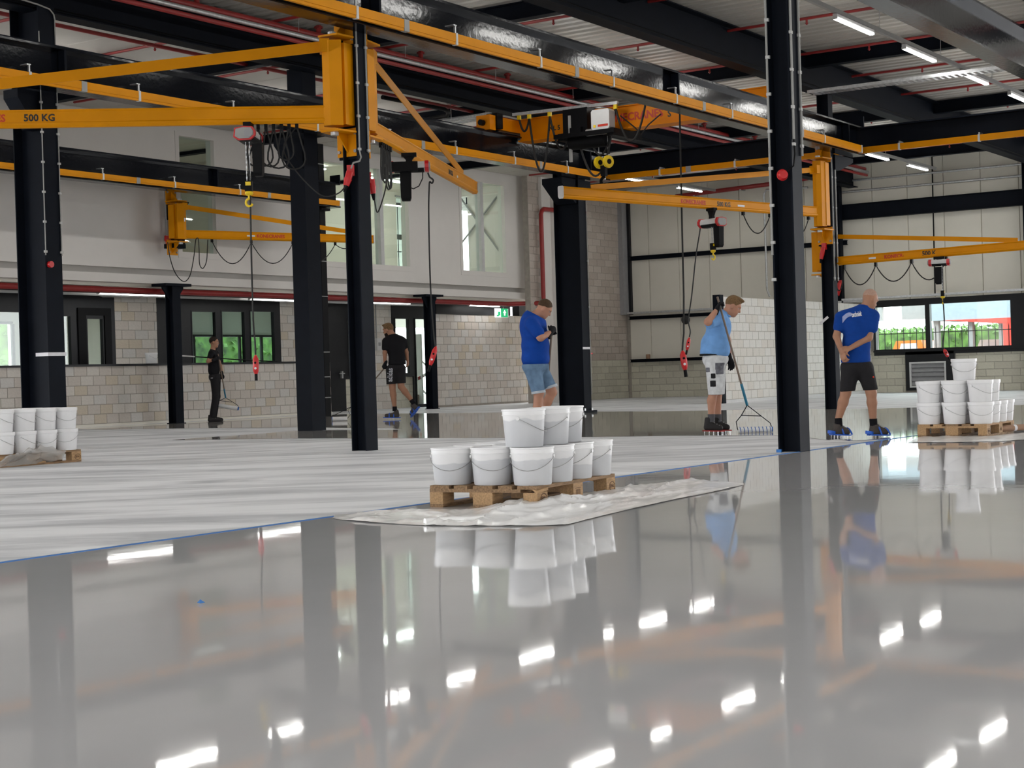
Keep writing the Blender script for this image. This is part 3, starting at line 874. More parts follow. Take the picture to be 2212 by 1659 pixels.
# ================================================================== roof steel
for y, lab in ((12.4, 'deep dark roof girder running from top centre towards the far wall'), (18.25, 'deep dark roof girder with red pipes along it, upper left'), (6.68, 'deep dark roof girder above the nearest crane beam')):
    t = thing('roof_girder', lab, 'roof beam', (-14, y, 6.23))
    MB().hbeam((-14, y, 6.57), (46.4, y, 6.57), 0.66, 0.3, 0.022, 0.014).build('girder_beam', M['steel'], t)
    if y < 20:
        MB().tube([(-14, y - 0.13, 6.31), (46, y - 0.13, 6.31)], 0.012, 5).build('cable_line', M['black'], t)
for x in (-0.2, 7.2, 14.6, 22.0, 29.25, 36.7, 44.1):
    b = MB()
    b.hbeam((x, -14, 6.79), (x, 31, 6.79), 0.28, 0.2, 0.016, 0.01)
    tag(b.build('roof_beam', M['steel']), 'dark cross beam under the ribbed roof deck', 'roof beam', 'dark cross beams under the roof deck')

# ================================================================== pipes under the roof
def pipe_thing(name, label, cat, parts, group=None):
    t = thing(name, label, cat, parts[0][1][0], group=group)
    for nm, pts, r, m in parts:
        MB().tube(pts, r, 10).build(nm, M[m], t, 50)
    return t
t = pipe_thing('sprinkler_main', 'pair of red sprinkler mains with a grey pipe between, along the left roof girder', 'pipe',
           [('upper_pipe', [(-5, 17.72, 6.72), (46, 17.72, 6.72)], 0.06, 'pipe'), ('grey_pipe', [(-5, 17.62, 6.62), (46, 17.62, 6.62)], 0.04, 'galv'), ('lower_pipe', [(-5, 17.66, 6.53), (46, 17.66, 6.53)], 0.04, 'pipe')])
for x in np.arange(14.5, 40, 2.9):
    MB().cyl((x, 17.55, 6.66), (x, 17.55, 6.9), 0.006, 5).build('hanger_rod', M['galv'], t)
    MB().cyl((x + 0.8, 17.8, 6.72), (x + 0.8, 17.8, 6.93), 0.045, 8).cyl((x + 0.8, 17.8, 6.88), (x + 0.8, 17.8, 6.91), 0.075, 8).build('riser', M['pipe'], t)
t = pipe_thing('sprinkler_main', 'thin red sprinkler pipe below the pale ceiling, left of the deep girder', 'pipe', [('pipe_run', [(5, 20.3, 6.72), (41, 20.3, 6.72)], 0.035, 'pipe')])
for i, x in enumerate(np.arange(11.3, 45, 2.9)):
    t = thing('sprinkler_branch', 'thin red sprinkler pipe crossing under the roof deck', 'pipe', (x, 10, 6.82), group='red sprinkler branch pipes under the roof deck')
    MB().tube([(x, -2, 6.82), (x, 26.0, 6.82)], 0.026, 6).build('pipe_run', M['pipe'], t)
    for y in (8.2, 10.9, 14.2, 16.5, 20.6, 23.4):
        MB().cyl((x, y, 6.82), (x, y, 6.72), 0.018, 6).cyl((x, y, 6.74), (x, y, 6.71), 0.03, 6, 0.012).build('sprinkler_head', M['pipe'], t)
pipe_thing('sprinkler_main', 'red pipe under the edge of the white gallery, rising at its right end', 'pipe',
           [('pipe_run', [(9, 26.98, 3.02), (40.3, 26.98, 3.02), (41.0, 26.2, 3.02), (41.05, 26.1, 3.05), (41.05, 26.1, 3.2), (41.05, 26.1, 5.72), (41.1, 26.1, 5.82), (41.2, 26.1, 5.88), (43.4, 25.95, 5.9)], 0.07, 'pipe'),
            ])
t = pipe_thing('sprinkler_main', 'red pipe in the far corner below the roof, above the yellow jib', 'pipe', [('pipe_run', [(46.2, 24.195, 6.484), (46.2, 20.944, 6.577), (46.2, 19.629, 6.642)], 0.07, 'pipe')])
for c_ in ((46.2, 23.525, 6.515), (46.2, 21.895, 6.562), (46.2, 20.011, 6.635)):
    MB().box2((46.15, c_[1] - 0.03, c_[2] - 0.09), (46.49, c_[1] + 0.03, c_[2] - 0.06)).build('wall_bracket', M['galv'], t)
pipe_thing('waste_pipe', 'black drain pipe with a bend below the pale ceiling', 'pipe', [('pipe_run', [(25.629, 20.001, 6.55), (27.681, 19.948, 6.55), (28.032, 20.093, 6.55), (28.156, 20.222, 6.5), (28.29, 21.148, 6.5), (28.338, 21.828, 6.5)], 0.045, 'black')])

# services under the gallery
for nm, lab, y, z, r, m in (('conduit_run', 'grey service pipe under the gallery, in front of the black door heads', 27.8, 2.98, 0.045, 'lightgrey'), ('conduit_run', 'black service pipe just under the red gallery pipe', 27.16, 2.98, 0.03, 'black')):
    b = MB().tube([(12, y, z), (41, y, z)], r, 8)
    tag(b.build(nm, M[m], smooth=50), lab, 'pipe')
b = MB().tube([(25.1, 28, 3.074), (25.33, 28, 3.007), (25.861, 28, 3.021), (26.431, 28, 3.003)], 0.09, 8)
tag(b.build('flexible_duct', M['conduit'], smooth=50), 'silver flexible duct beside the strip light under the gallery', 'duct')

# ================================================================== strip lights
def strip_light(label, group, L=1.62, led='led'):
    t = thing('strip_light', label, 'lamp', (0, 0, 0), group=group)
    MB().box2((-L / 2, -0.035, 0.0), (L / 2, 0.035, 0.06)).build('housing', M['lightgrey'], t)
    pr = [(-0.04, 0), (-0.036, -0.025), (0.036, -0.025), (0.04, 0)]
    MB().prism(pr, (-L / 2 + 0.02, 0, 0), (0, 1, 0), (0, 0, 1), (L - 0.04, 0, 0)).build('diffuser', M[led], t)
    if led == 'led_soft':
        for s in (-1, 1):
            MB().cyl((s * 0.5, 0, 0.06), (s * 0.5, 0, 0.14), 0.006, 5).build('hanger_rod', M['galv'], t)
    for s in (-1, 1):
        MB().box2((s * (L / 2 - 0.01) - 0.012, -0.04, -0.027), (s * (L / 2 - 0.01) + 0.012, 0.04, 0.01)).build('end_cap', M['lightgrey'], t)
    return t
proto = {}
def put_lamp(x, y, z, label, group, led='led'):
    if led not in proto:
        o = proto[led] = strip_light(label, group, led=led)
    else:
        o = copy_tree(proto[led])
    o.location = (x, y, z)
    o['label'] = label; o['group'] = group
    return o
NTH = ('nearest', 'second nearest', 'third nearest', 'fourth nearest', 'fifth nearest', 'sixth nearest')
for y, lab, xs in ((9.68, 'white strip light in the row at the upper right', (24.85, 27.95, 31.05, 34.15)),
                   (15.38, 'white strip light in the row beyond the cross beam', (37.75, 40.85)),
                   (22.45, 'white strip light in the row above the right jib arm', (40.65, 43.75))):
    for x in np.arange(24.85 - 3.1 * 10, 46, 3.1):
        if y == 15.38: x += 0.5
        if y == 22.45: x += 0.3
        near = sorted(xs)
        k = next((i for i, q in enumerate(near) if abs(q - x) < 0.9), None)
        put_lamp(x, y, 6.36, lab if k is None else lab.replace('white strip light', NTH[k] + ' white strip light seen'), lab.replace('strip light', 'strip lights'))
    b = MB().box2((-8, y - 0.03, 6.43), (45.5, y + 0.03, 6.5))
    t = thing('lighting_trunking', lab.replace('white strip light', 'grey trunking over the lamps'), 'trunking', (-8, y, 6.43))
    b.build('trunking_rail', M['conduit'], t)
    for x in np.arange(-5, 45, 3.1):
        MB().cyl((x, y, 6.5), (x, y, 6.95), 0.006, 5).build('suspension_wire', M['galv'], t)
for y in (3.9, -1.9, -7.7):
    for x in np.arange(24.85 - 3.1 * 11, 46, 3.1):
        put_lamp(x, y, 6.36, 'white strip light in the rows mirrored in the glossy floor', 'white strip lights in the rows mirrored in the glossy floor')
    b = MB().box2((-12, y - 0.03, 6.43), (45.5, y + 0.03, 6.5))
    tag(b.build('lighting_trunking', M['conduit']), 'grey trunking over the lamps mirrored in the floor', 'trunking', 'trunking over the mirrored lamps')
for k, (p, q) in enumerate((((24.594, 27.097, 2.95), (26.557, 27.447, 2.95)), ((29.633, 27.432, 2.95), (31.36, 27.589, 2.95)), ((34.097, 27.14, 2.95), (35.907, 27.408, 2.95)), ((38.538, 27.15, 2.95), (40.134, 27.081, 2.95)))):
    o = put_lamp((p[0] + q[0]) / 2, (p[1] + q[1]) / 2, 2.96, ('white strip light under the gallery beside the silver duct', 'white strip light under the gallery left of the boxed column', 'white strip light under the gallery above the man in black shorts', 'white strip light under the gallery above the exit sign')[k], 'white strip lights under the gallery', 'led_soft')
    o.scale = (abs(q[0] - p[0]) / 1.62 if k else 1.3, 1, 1)
for x, y in ((27.3, 29.4), (33.2, 28.6), (36.9, 28.9), (33.0, 30.0), (38.2, 29.0), (39.6, 29.2)):
    put_lamp(x, y, 6.69, 'white strip light in a room behind the gallery windows', 'white strip lights behind the gallery windows')
for x, y in ((23, 30.5), (26.3, 30.5), (31, 30.8), (35.2, 30.8), (39, 30.8)):
    put_lamp(x, y, 2.96, 'white strip light in a room behind the black framed office glazing', 'white strip lights in the offices', 'led_soft')

# ================================================================== trays and wall services
def tray(label, p0, p1, w, side=(0, 0, 1), pitch=0.12):
    t = thing('cable_tray', label, 'cable tray', p0)
    p0 = Vector(p0); p1 = Vector(p1)
    d = (p1 - p0).normalized()
    a = Vector((0, 0, 1)).cross(d).normalized()
    for s in (-1, 1):
        MB().box((p0 + p1) / 2 + a * (s * w / 2) + Vector((0, 0, 0.03)), ((p1 - p0).length, 0.004, 0.06), d, a).build('side_rail', M['galv'], t)
    b = MB()
    n = int((p1 - p0).length / pitch)
    for i in range(n):
        b.box(p0 + d * (i + 0.5) * pitch, (pitch * 0.5, w, 0.004), d, a)
    o = b.build('tray_rungs', M['galv'], t)
    o['kind'] = 'stuff'
    return t
tray('perforated silver cable tray hanging across, below the upper right lamps', (29.0, 7.6, 6.08), (28.95, 12.2, 6.08), 0.3)
tray('perforated silver cable tray above the ribbon window', (46.2, 12.9, 2.84), (46.2, 18.6, 2.82), 0.25)
tray('grey cable tray on the wall rail in the far corner', (46.25, 17.9, 2.76), (46.25, 26.1, 2.76), 0.2)
tt = tray('silver cable tray under the pale ceiling left of the bridge crane', (28.656, 20.79, 6.4), (28.313, 19.016, 6.4), 0.35)
for c_ in ((28.575, 20.417, 6.4), (28.39, 19.368, 6.4)):
    MB().cyl((c_[0], c_[1], 6.4), (c_[0], c_[1], 6.96), 0.008, 5).build('hanger_rod', M['galv'], tt)
def wall_pipe(label, pts, r=0.03, m='lightgrey'):
    b = MB().tube(pts, r, 8)
    return tag(b.build('conduit_run', M[m], smooth=50), label, 'pipe')
wall_pipe('upper grey conduit along the far panels at right', [(46.35, 12.5, 6.46), (46.35, 18.9, 6.46)], 0.035, 'galv')
wall_pipe('lower grey conduit along the far panels at right', [(46.35, 12.5, 6.13), (46.35, 18.9, 6.13)], 0.035, 'galv')
wall_pipe('thin dark drop rod down the far panels to the tray', [(46.4, 15.787, 6.985), (46.4, 15.811, 2.821)], 0.02, 'black')
wall_pipe('bent pair of grey conduits above the white partition', [(46.3, 19.68, 6.371), (46.3, 21.073, 6.424), (46.3, 21.156, 6.286), (46.3, 21.14, 3.315), (46.3, 21.053, 3.078)], 0.035, 'galv')
t = thing('vent_louvre', 'grey louvred vent in a black frame below the ribbon window', 'vent', (46.5, 16.801, 0.132))
MB().box2((46.4, 15.31, 0.05), (46.6, 16.78, 1.14)).v
panel_holes(MB(), 'X', 46.42, 46.6, 15.31, 16.78, 0.05, 1.2, [(15.55, 16.66, 0.14, 0.9)]).build('frame', M['anthracite'], t)
panel_holes(MB(), 'X', 46.40, 46.46, 15.55, 16.66, 0.14, 0.9, [(15.6, 16.61, 0.19, 0.85)]).build('inner_frame', M['lightgrey'], t)
for i in range(5):
    z = 0.2 + i * 0.132
    MB().prism([(0, 0), (0.05, 0.11), (0.05, 0.125), (-0.01, 0.012)], (46.44, 15.6, z), (1, 0, 0), (0, 0, 1), (0, 1.01, 0)).build('slat', M['midgrey'], t)
MB().box2((46.53, 15.56, 0.15), (46.58, 16.65, 0.9)).build('backing', M['midgrey'], t)
t = thing('exit_sign', 'green and white exit sign hanging under the gallery edge', 'sign', (40.42, 27.2, 2.652))
MB().box2((40.12, 27.2, 2.648), (41.2, 27.26, 2.95)).v
ex0, ex1 = Vector((40.094, 27.2, 2.634)), Vector((40.762, 27.2, 2.897))
MB().box2((ex0.x, 27.21, ex0.z), (ex1.x, 27.26, ex1.z)).build('sign_box', M['sign_white'], t)
MB().box2((ex0.x + (ex1.x - ex0.x) * 0.38, 27.19, ex0.z), (ex1.x - 0.04, 27.2, ex1.z)).build('green_field', M['sign_green'], t)
cx = ex0.x + (ex1.x - ex0.x) * 0.66; cz = (ex0.z + ex1.z) / 2
MB().prism([(-0.03, -0.08), (0.03, -0.08), (0.03, 0.0), (0.08, 0.0), (0, 0.09), (-0.08, 0), (-0.03, 0)], (cx, 27.19, cz), (1, 0, 0), (0, 0, 1), (0, -0.006, 0)).build('arrow', M['sign_white'], t)
MB().box2((ex0.x + 0.1, 27.185, ex0.z + 0.05), (ex0.x + 0.2, 27.2, ex1.z - 0.1)).box2((ex0.x + 0.03, 27.185, ex0.z + 0.02), (ex0.x + 0.12, 27.2, ex0.z + 0.07)).build('green_field', M['sign_green'], t)
MB().cyl((cx, 27.23, ex1.z), (cx, 27.23, 3.1), 0.012, 6).build('drop_rod', M['galv'], t)
t = thing('switch_box', 'pale switch box with its conduit on the office block wall', 'switch', (36.293, 28.78, 1.921))
sx, sz = (36.293, 28.78, 1.921)[0], (36.293, 28.78, 1.921)[2]
MB().box2((sx - 0.1, 28.7, sz - 0.22), (sx + 0.1, 28.8, sz + 0.12)).build('box', M['lightgrey'], t)
MB().box2((sx - 0.05, 28.69, sz - 0.1), (sx + 0.05, 28.7, sz)).build('rocker', M['midgrey'], t)
MB().tube([(sx - 0.05, 28.76, sz + 0.1), (sx - 0.06, 28.76, 3.05)], 0.02, 6).build('conduit', M['conduit'], t)


# ================================================================== jib cranes
def jib(label, piv, z0, z1, tip, za, tie_z, tie_f, back, post_w=0.16, H=0.2, letters=None, tie_h=0.09, face=None, plate=True):
    """slewing jib: post on brackets, track beam from the post to tip, flat tie above it"""
    px, py = piv
    t = thing('jib_crane', label, 'crane', (px, py, z0))
    bd = Vector((back[0], back[1], 0)).normalized()          # towards what carries it
    sd = Vector((0, 0, 1)).cross(bd)
    P = Vector((px, py, 0))
    d = Vector((tip[0] - px, tip[1] - py, 0)); L = d.length; d.normalize()
    a = Vector((0, 0, 1)).cross(d)
    w = post_w
    # slewing post: folded channel, two faces
    MB().prism([(-w * .55, -w / 2), (w * .2, -w / 2), (w * .62, -w * .2), (w * .62, w * .2), (w * .2, w / 2), (-w * .55, w / 2)], (px, py, z0 + 0.06), d, a, (0, 0, z1 - z0 - 0.12)).build('slewing_post', M['yellow'], t)
    MB().box(P + Vector((0, 0, (z0 + z1) / 2)) + bd * (w * 0.75), (w * 0.9, w * 1.3, z1 - z0 - 0.16), bd, sd).build('post_web', M['yellow'], t)
    for z, s in ((z0, -1), (z1, 1)):
        b = MB()
        pl = [(-0.09, -w * .7), (0.27, -w * .95), (0.27, w * .95), (-0.09, w * .7)]
        b.prism(pl, (px, py, z - 0.012 if s < 0 else z - 0.01), bd, sd, (0, 0, 0.022))
        o = b.build('bracket', M['yellow'], t)
        MB().box(P + bd * 0.27 + Vector((0, 0, z + s * 0.11)), (0.022, 0.31, 0.34), bd, sd).build('bracket_plate', M['yellow'], o)
        MB().prism([(0, 0), (0.22, 0), (0.22, s * 0.22)] if s > 0 else [(0, 0), (0.22, s * 0.22), (0.22, 0)], P + bd * 0.04 + Vector((0, 0, z + s * 0.012)) - sd * 0.01, bd, (0, 0, 1), sd * 0.02).build('bracket_gusset', M['yellow'], o)
        for q in (-1, 1):
            for zz in (0.0, 0.22):
                MB().cyl(P + bd * 0.235 + sd * (q * 0.12) + Vector((0, 0, z + s * zz)), P + bd * 0.26 + sd * (q * 0.12) + Vector((0, 0, z + s * zz)), 0.022, 6).build('bolt', M['midgrey'], o)
        MB().cyl((px, py, z + s * 0.01), (px, py, z + s * 0.05), 0.05, 10).build('pivot_pin', M['galv'], t)
    if plate:
        MB().box(P + bd * 0.3 + Vector((0, 0, (z0 + z1) / 2)), (0.03, 0.3, z1 - z0 + 0.62), bd, sd).build('backing_plate', M['steel'], t)
    # track beam: hollow section with a slotted lower lip
    h = H / 2
    pr = [(-0.030, -h), (0.030, -h), (0.052, -h + 0.03), (0.052, -h + 0.05), (0.040, -h + 0.065), (0.040, h - 0.03), (0.052, h - 0.015), (0.045, h), (-0.045, h), (-0.052, h - 0.015), (-0.040, h - 0.03), (-0.040, -h + 0.065), (-0.052, -h + 0.05), (-0.052, -h + 0.03)]
    st = P + d * (w * 0.5) + Vector((0, 0, za))
    MB().prism(pr, st, a, (0, 0, 1), d * (L - w * 0.5)).build('track_beam', M['yellow'], t)
    MB().prism([(p[0] * 1.08, p[1] * 1.06) for p in pr[:2]] + [(0.058, -h + 0.03), (0.058, h - 0.012), (0.045, h + 0.006), (-0.045, h + 0.006), (-0.058, h - 0.012), (-0.058, -h + 0.03)], st + d * (L - w * 0.5), a, (0, 0, 1), d * 0.025).build('end_cap', M['lightgrey'], t)
    # tie bar
    q0 = P + d * (w * 0.5) + Vector((0, 0, tie_z)); q1 = P + d * (L * tie_f) + Vector((0, 0, za + h + 0.02))
    e = (q1 - q0).normalized()
    nn = a
    uu = e.cross(nn)
    MB().box((q0 + q1) / 2, ((q1 - q0).length, 0.014, tie_h), e, nn).build('tie_bar', M['yellow'], t)
    MB().box(q0 - d * 0.01, (0.12, w * 0.9, 0.16), d, a).build('tie_lug', M['yellow'], t)
    if letters:
        ax = face
        for s, sz, m, dist, dz in letters:
            c = P + d * dist + Vector((0, 0, za + dz))
            az = Vector(ax).cross(Vector((0, 0, 1)))
            text(s, sz, M[m], c + az * 0.0415, ax, (0, 0, 1), t, align='CENTER')
    t['_d'] = tuple(d)
    return t, P, d, a

def rating_plate(t, P, d, a, dist, za, s, w=0.2):
    MB().box(P + d * dist + a * (0.0415 * s) + Vector((0, 0, za)), (w, 0.003, 0.035), d, a).build('rating_plate', M['letter_white'], t)

def festoon(t, P, d, za, stops, sag, r=0.009, z_drop=0.04, name='festoon_cable'):
    """cable hung in loops from little trolleys under the track"""
    pts = []
    tr = []
    for i in range(len(stops) - 1):
        a0 = P + d * stops[i] + Vector((0, 0, za - 0.1 - z_drop)); a1 = P + d * stops[i + 1] + Vector((0, 0, za - 0.1 - z_drop))
        sg = sag[i] if isinstance(sag, (list, tuple)) else sag
        pts += catenary(a0, a1, sg, 14)[(1 if i else 0):]
    o = MB().tube(pts, r, 5).build(name, M['rubber'], t, 60)
    for s_ in stops:
        c = P + d * s_ + Vector((0, 0, za - 0.1 - z_drop / 2))
        MB().box(c, (0.045, 0.05, z_drop + 0.05), d, Vector((0, 0, 1)).cross(d)).build('cable_trolley', M['black'], o)
    return o

# jib A on the left of the near column, its arm reaching out of the picture to the left
A0 = (14.95, 12.41)
A1 = (10.55, 17.88)
JA, PA, dA, aA = jib('large yellow jib crane at upper left, arm running out of the picture', A0, 3.86, 5.0, A1, 4.06, 4.88, 0.96, (1, 0.06), 0.2, 0.21,
    letters=[('500 KG', 0.115, 'letter_black', 3.46, 0.005), ('KONECRANES', 0.12, 'letter_red', 4.24, 0.005)], face=(0.63, -0.777, 0), tie_h=0.13)
# jib B on the far side of the same column
JB, PB, dB, aB = jib('yellow jib crane pointing away from the camera, right of the near column', (15.66, 12.42), 3.84, 5.0, (21.78, 15.13), 3.97, 4.86, 0.86, (-1, -0.1), 0.17, 0.2,
    letters=[('500 KG', 0.1, 'letter_black', 4.6, 0.0)], face=(0.914, 0.405, 0), tie_h=0.12)
rating_plate(JB, PB, dB, aB, 5.1, 3.97, -1, 0.09)
MB().box2((15.565, 12.33, 4.55), (15.57, 12.39, 4.67)).build('rating_label', M['letter_white'], JB)
# jib C on the far right column
JC, PC, dC, aC = jib('yellow jib crane at right, arm pointing left with a silver end cap', (29.72, 12.41), 3.55, 4.95, (22.83, 14.1), 3.89, 4.72, 0.9, (1, 0), 0.2, 0.2,
    letters=[('500 KG', 0.12, 'letter_black', 2.95, 0.0), ('KONECRANES', 0.105, 'letter_red', 3.8, 0.0)], face=(0.971, -0.238, 0), tie_h=0.1)
rating_plate(JC, PC, dC, aC, 2.45, 3.89, 1, 0.2)
# jib D behind the same column, lower, arm to the right
JD, PD_, dD, aD = jib('lower yellow jib crane behind the right column, arm pointing right', (30.38, 12.74), 2.7, 3.62, (29.27, 7.6), 2.94, 3.47, 0.83, (-0.3, -1), 0.16, 0.17,
    letters=[('500 KG', 0.12, 'letter_black', 2.6, 0.0), ('KONECRANES', 0.1, 'letter_red', 1.9, 0.0)], face=(-0.177, -0.984, 0), plate=False, tie_h=0.085)
rating_plate(JD, PD_, dD, aD, 1.3, 2.94, -1, 0.16)
# jib E on the gallery wall
JE, PE, dE, aE = jib('yellow jib crane bracketed off the white gallery wall, looped cable beneath', (25.85, 26.0), 4.07, 4.98, (30.42, 24.17), 4.24, 4.86, 0.97, (0, 1), 0.2, 0.19,
    letters=[('KONECRANES', 0.11, 'letter_red', 2.2, 0.0)], face=(0.928, -0.372, 0), plate=False, tie_h=0.1)
rating_plate(JE, PE, dE, aE, 1.7, 4.24, -1, 0.2)
MB().prism([(0, 0), (0, -0.42), (0.1, -0.42), (0.25, -0.36), (0.5, 0)], (26.1, 26.45, 5.05), (1, 0, 0), (0, 0, 1), (0, 0.25, 0)).build('wall_bracket', M['steel'], JE)
MB().box2((25.82, 26.2, 3.95), (26.2, 26.5, 4.05)).box2((26.22, 26.4, 3.97), (26.38, 26.7, 5.05)).build('wall_bracket', M['steel'], JE)
MB().box(PE + Vector((-0.02, -0.16, 4.55)), (0.03, 0.004, 0.08)).build('rating_label', M['letter_white'], JE)

# looped supply cables
c = MB().tube(smooth([(25.444, 26, 4.042), (25.513, 26, 3.666), (25.668, 26, 3.342), (25.854, 25.95, 3.18), (25.996, 25.9, 3.307), (26.128, 25.9, 3.686), (26.151, 25.85, 4.048), (26.133, 25.8, 4.137), (26.192, 25.8, 4.14), (26.21, 25.8, 3.891), (26.211, 25.8, 3.579), (26.309, 25.8, 3.479), (26.433, 25.8, 3.641), (26.425, 25.75, 3.951), (26.447, 25.75, 4.13)]), 0.011, 5).build('festoon_cable', M['rubber'], JE, 60)
festoon(JE, PE, dE, 4.24, [0.75, 1.72, 2.78, 3.9, 4.4], [0.5, 0.48, 0.45, 0.1], 0.011)
festoon(JD, PD_, dD, 2.94, [0.35, 0.62, 1.35, 2.15, 2.9], [0.45, 0.36, 0.34, 0.36], 0.012)
festoon(JC, PC, dC, 3.89, [0.35, 0.9, 1.55, 2.35], [0.3, 0.3, 0.35], 0.011)
# bundled loops of jib A and jib B near their posts
def bundle(t, P, d, za, s0, s1, n, drop, r=0.011, seed=1):
    rnd = random.Random(seed)
    pts = []
    for i in range(n):
        a0 = P + d * (s0 + (s1 - s0) * i / n) + Vector((0, 0, za - 0.13)); a1 = P + d * (s0 + (s1 - s0) * (i + 1) / n) + Vector((0, 0, za - 0.13))
        m = (a0 + a1) / 2
        dr = drop * rnd.uniform(0.8, 1.05)
        sp = 0.09 * rnd.uniform(0.7, 1.3)
        for k in range(13):
            u = k / 12
            th = -math.pi / 2 + 0
            x = math.sin(2 * math.pi * u) * -sp
            z = -dr * (math.sin(math.pi * u) ** 0.7)
            c = a0.lerp(a1, u) + d * x + Vector((0, 0, z))
            pts.append(c)
    o = MB().tube(pts, r, 5).build('festoon_cable', M['rubber'], t, 60)
    for i in range(n + 1):
        MB().box(P + d * (s0 + (s1 - s0) * i / n) + Vector((0, 0, za - 0.13)), (0.04, 0.05, 0.07), d, Vector((0, 0, 1)).cross(d)).build('cable_trolley', M['black'], o)
bundle(JA, PA, dA, 4.06, 0.45, 1.0, 6, 0.5, seed=2)
bundle(JB, PB, dB, 3.97, 0.5, 0.95, 5, 0.52, seed=4)
MB().tube(smooth([PA + dA * 0.45 + Vector((0, 0, 3.93)), (14.6, 12.924, 3.674), (14.68, 12.8, 3.392), (14.799, 12.62, 3.151), (14.874, 12.506, 3.075), (14.968, 12.366, 3.125), (15.062, 12.316, 3.257), (15.115, 12.327, 3.34)]), 0.009, 5).build('supply_cable', M['rubber'], JA, 60)
MB().tube(smooth([PB + dB * 0.5 + Vector((0, 0, 3.84)), (16.008, 12.433, 3.65), (15.987, 12.46, 3.301), (15.864, 12.462, 3.03), (15.758, 12.44, 2.946), (15.664, 12.403, 3.097), (15.562, 12.377, 3.201)]), 0.009, 5).build('supply_cable', M['rubber'], JB, 60)

# red plug sockets on the columns
def cee(name, label, c, ax, tilt=(0.25, 0, -1), L=0.2, r=0.05):
    t = thing(name, label, 'socket', c)
    c = Vector(c); ax = Vector(ax).normalized()
    dn = Vector(tilt).normalized()
    MB().box(c - ax * 0.03, (0.05, 0.09, 0.13), ax, ax.cross(Vector((0, 0, 1)))).build('socket_body', M['red'], t)
    MB().cyl(c + dn * 0.02, c + dn * L * 0.6, r * 0.9, 12).cyl(c + dn * L * 0.55, c + dn * L, r, 12, r * 0.7).build('plug', M['red'], t, 40)
    MB().cyl(c + dn * L, c + dn * (L + 0.08), r * 0.6, 10, 0.015).build('cable_gland', M['black'], t, 40)
    return t
cee('plug_socket', 'red plug and socket on the near column under the yellow jib bracket', (15.104, 12.309, 3.394), (-0.8, -0.5, 0), (-0.3, 0.15, -1))
cee('plug_socket', 'red plug and socket half hidden on the right side of the near column', (15.529, 12.337, 3.343), (0.7, -0.6, 0), (0.05, -0.1, -1))
cee('plug_socket', 'red plug and socket on the right column beside the jib pivots', (29.93, 12.425, 3.232), (-1, 0, 0), (-0.1, 0.2, -1), 0.26)
cee('plug_socket', 'dark red plug and socket low on the corner wall column', (46, 18.609, 3.378), (-1, 0, 0), (-0.1, 0.2, -1), 0.4, 0.09)
cee('plug_socket', 'dark red plug and socket beside the gallery wall jib', (25.937, 26.5, 4.187), (0, -1, 0), (0.25, 0, -1), 0.2, 0.07)
b = MB().tube([(25.998, 26.6, 5.352), (26.01, 26.6, 4.272)], 0.02, 6)
tag(b.build('conduit_run', M['midgrey']), 'grey conduit dropping down the gallery wall to a red socket', 'pipe')
# round red sounder on the near right column
t = thing('round_sounder', 'round red alarm sounder on the near right column', 'alarm', (14.993, 6.642, 2.794))
c = Vector((14.993, 6.642, 2.794))
MB().lathe([(0.0, -0.05), (0.035, -0.05), (0.05, -0.03), (0.055, 0.0), (0.05, 0.03), (0.04, 0.05), (0, 0.055)], c, 18, (-0.75, -0.65, 0)).build('sounder_shell', M['red'], t, 50)
MB().lathe([(0.056, -0.012), (0.06, 0), (0.056, 0.012)], c, 18, (-0.75, -0.65, 0)).build('sounder_rim', M['red'], t, 50)

# ================================================================== chain hoists
def pendant(o, top, bot, r=0.035, L=0.27, tail=0.1):
    """red push-button control hanging between top and bot"""
    top = Vector(top); bot = Vector(bot)
    d = (bot - top).normalized()
    L = (bot - top).length
    s = d.orthogonal().normalized()
    prof = [(0.012, 0), (r * 0.6, 0.02 * L / 0.3), (r, 0.16 * L), (r * 1.05, 0.4 * L), (r * 0.95, 0.62 * L), (r * 0.55, 0.74 * L), (r * 0.5, 0.75 * L)]
    p = MB().lathe(prof, top, 12, d).build('pendant_control', M['red'], o, 40)
    MB().cyl(top + d * 0.74 * L, bot, r * 0.55, 10).build('pendant_grip', M['black'], p, 40)
    cdir = Vector((-0.83, -0.55, 0))
    for k in (0.3, 0.52):
        MB().cyl(top + d * (k * L) + cdir * (r * 0.7), top + d * (k * L) + cdir * (r * 1.25), r * 0.4, 8).build('push_button', M['black'] if k == 0.3 else M['letter_white'], p)
    return p

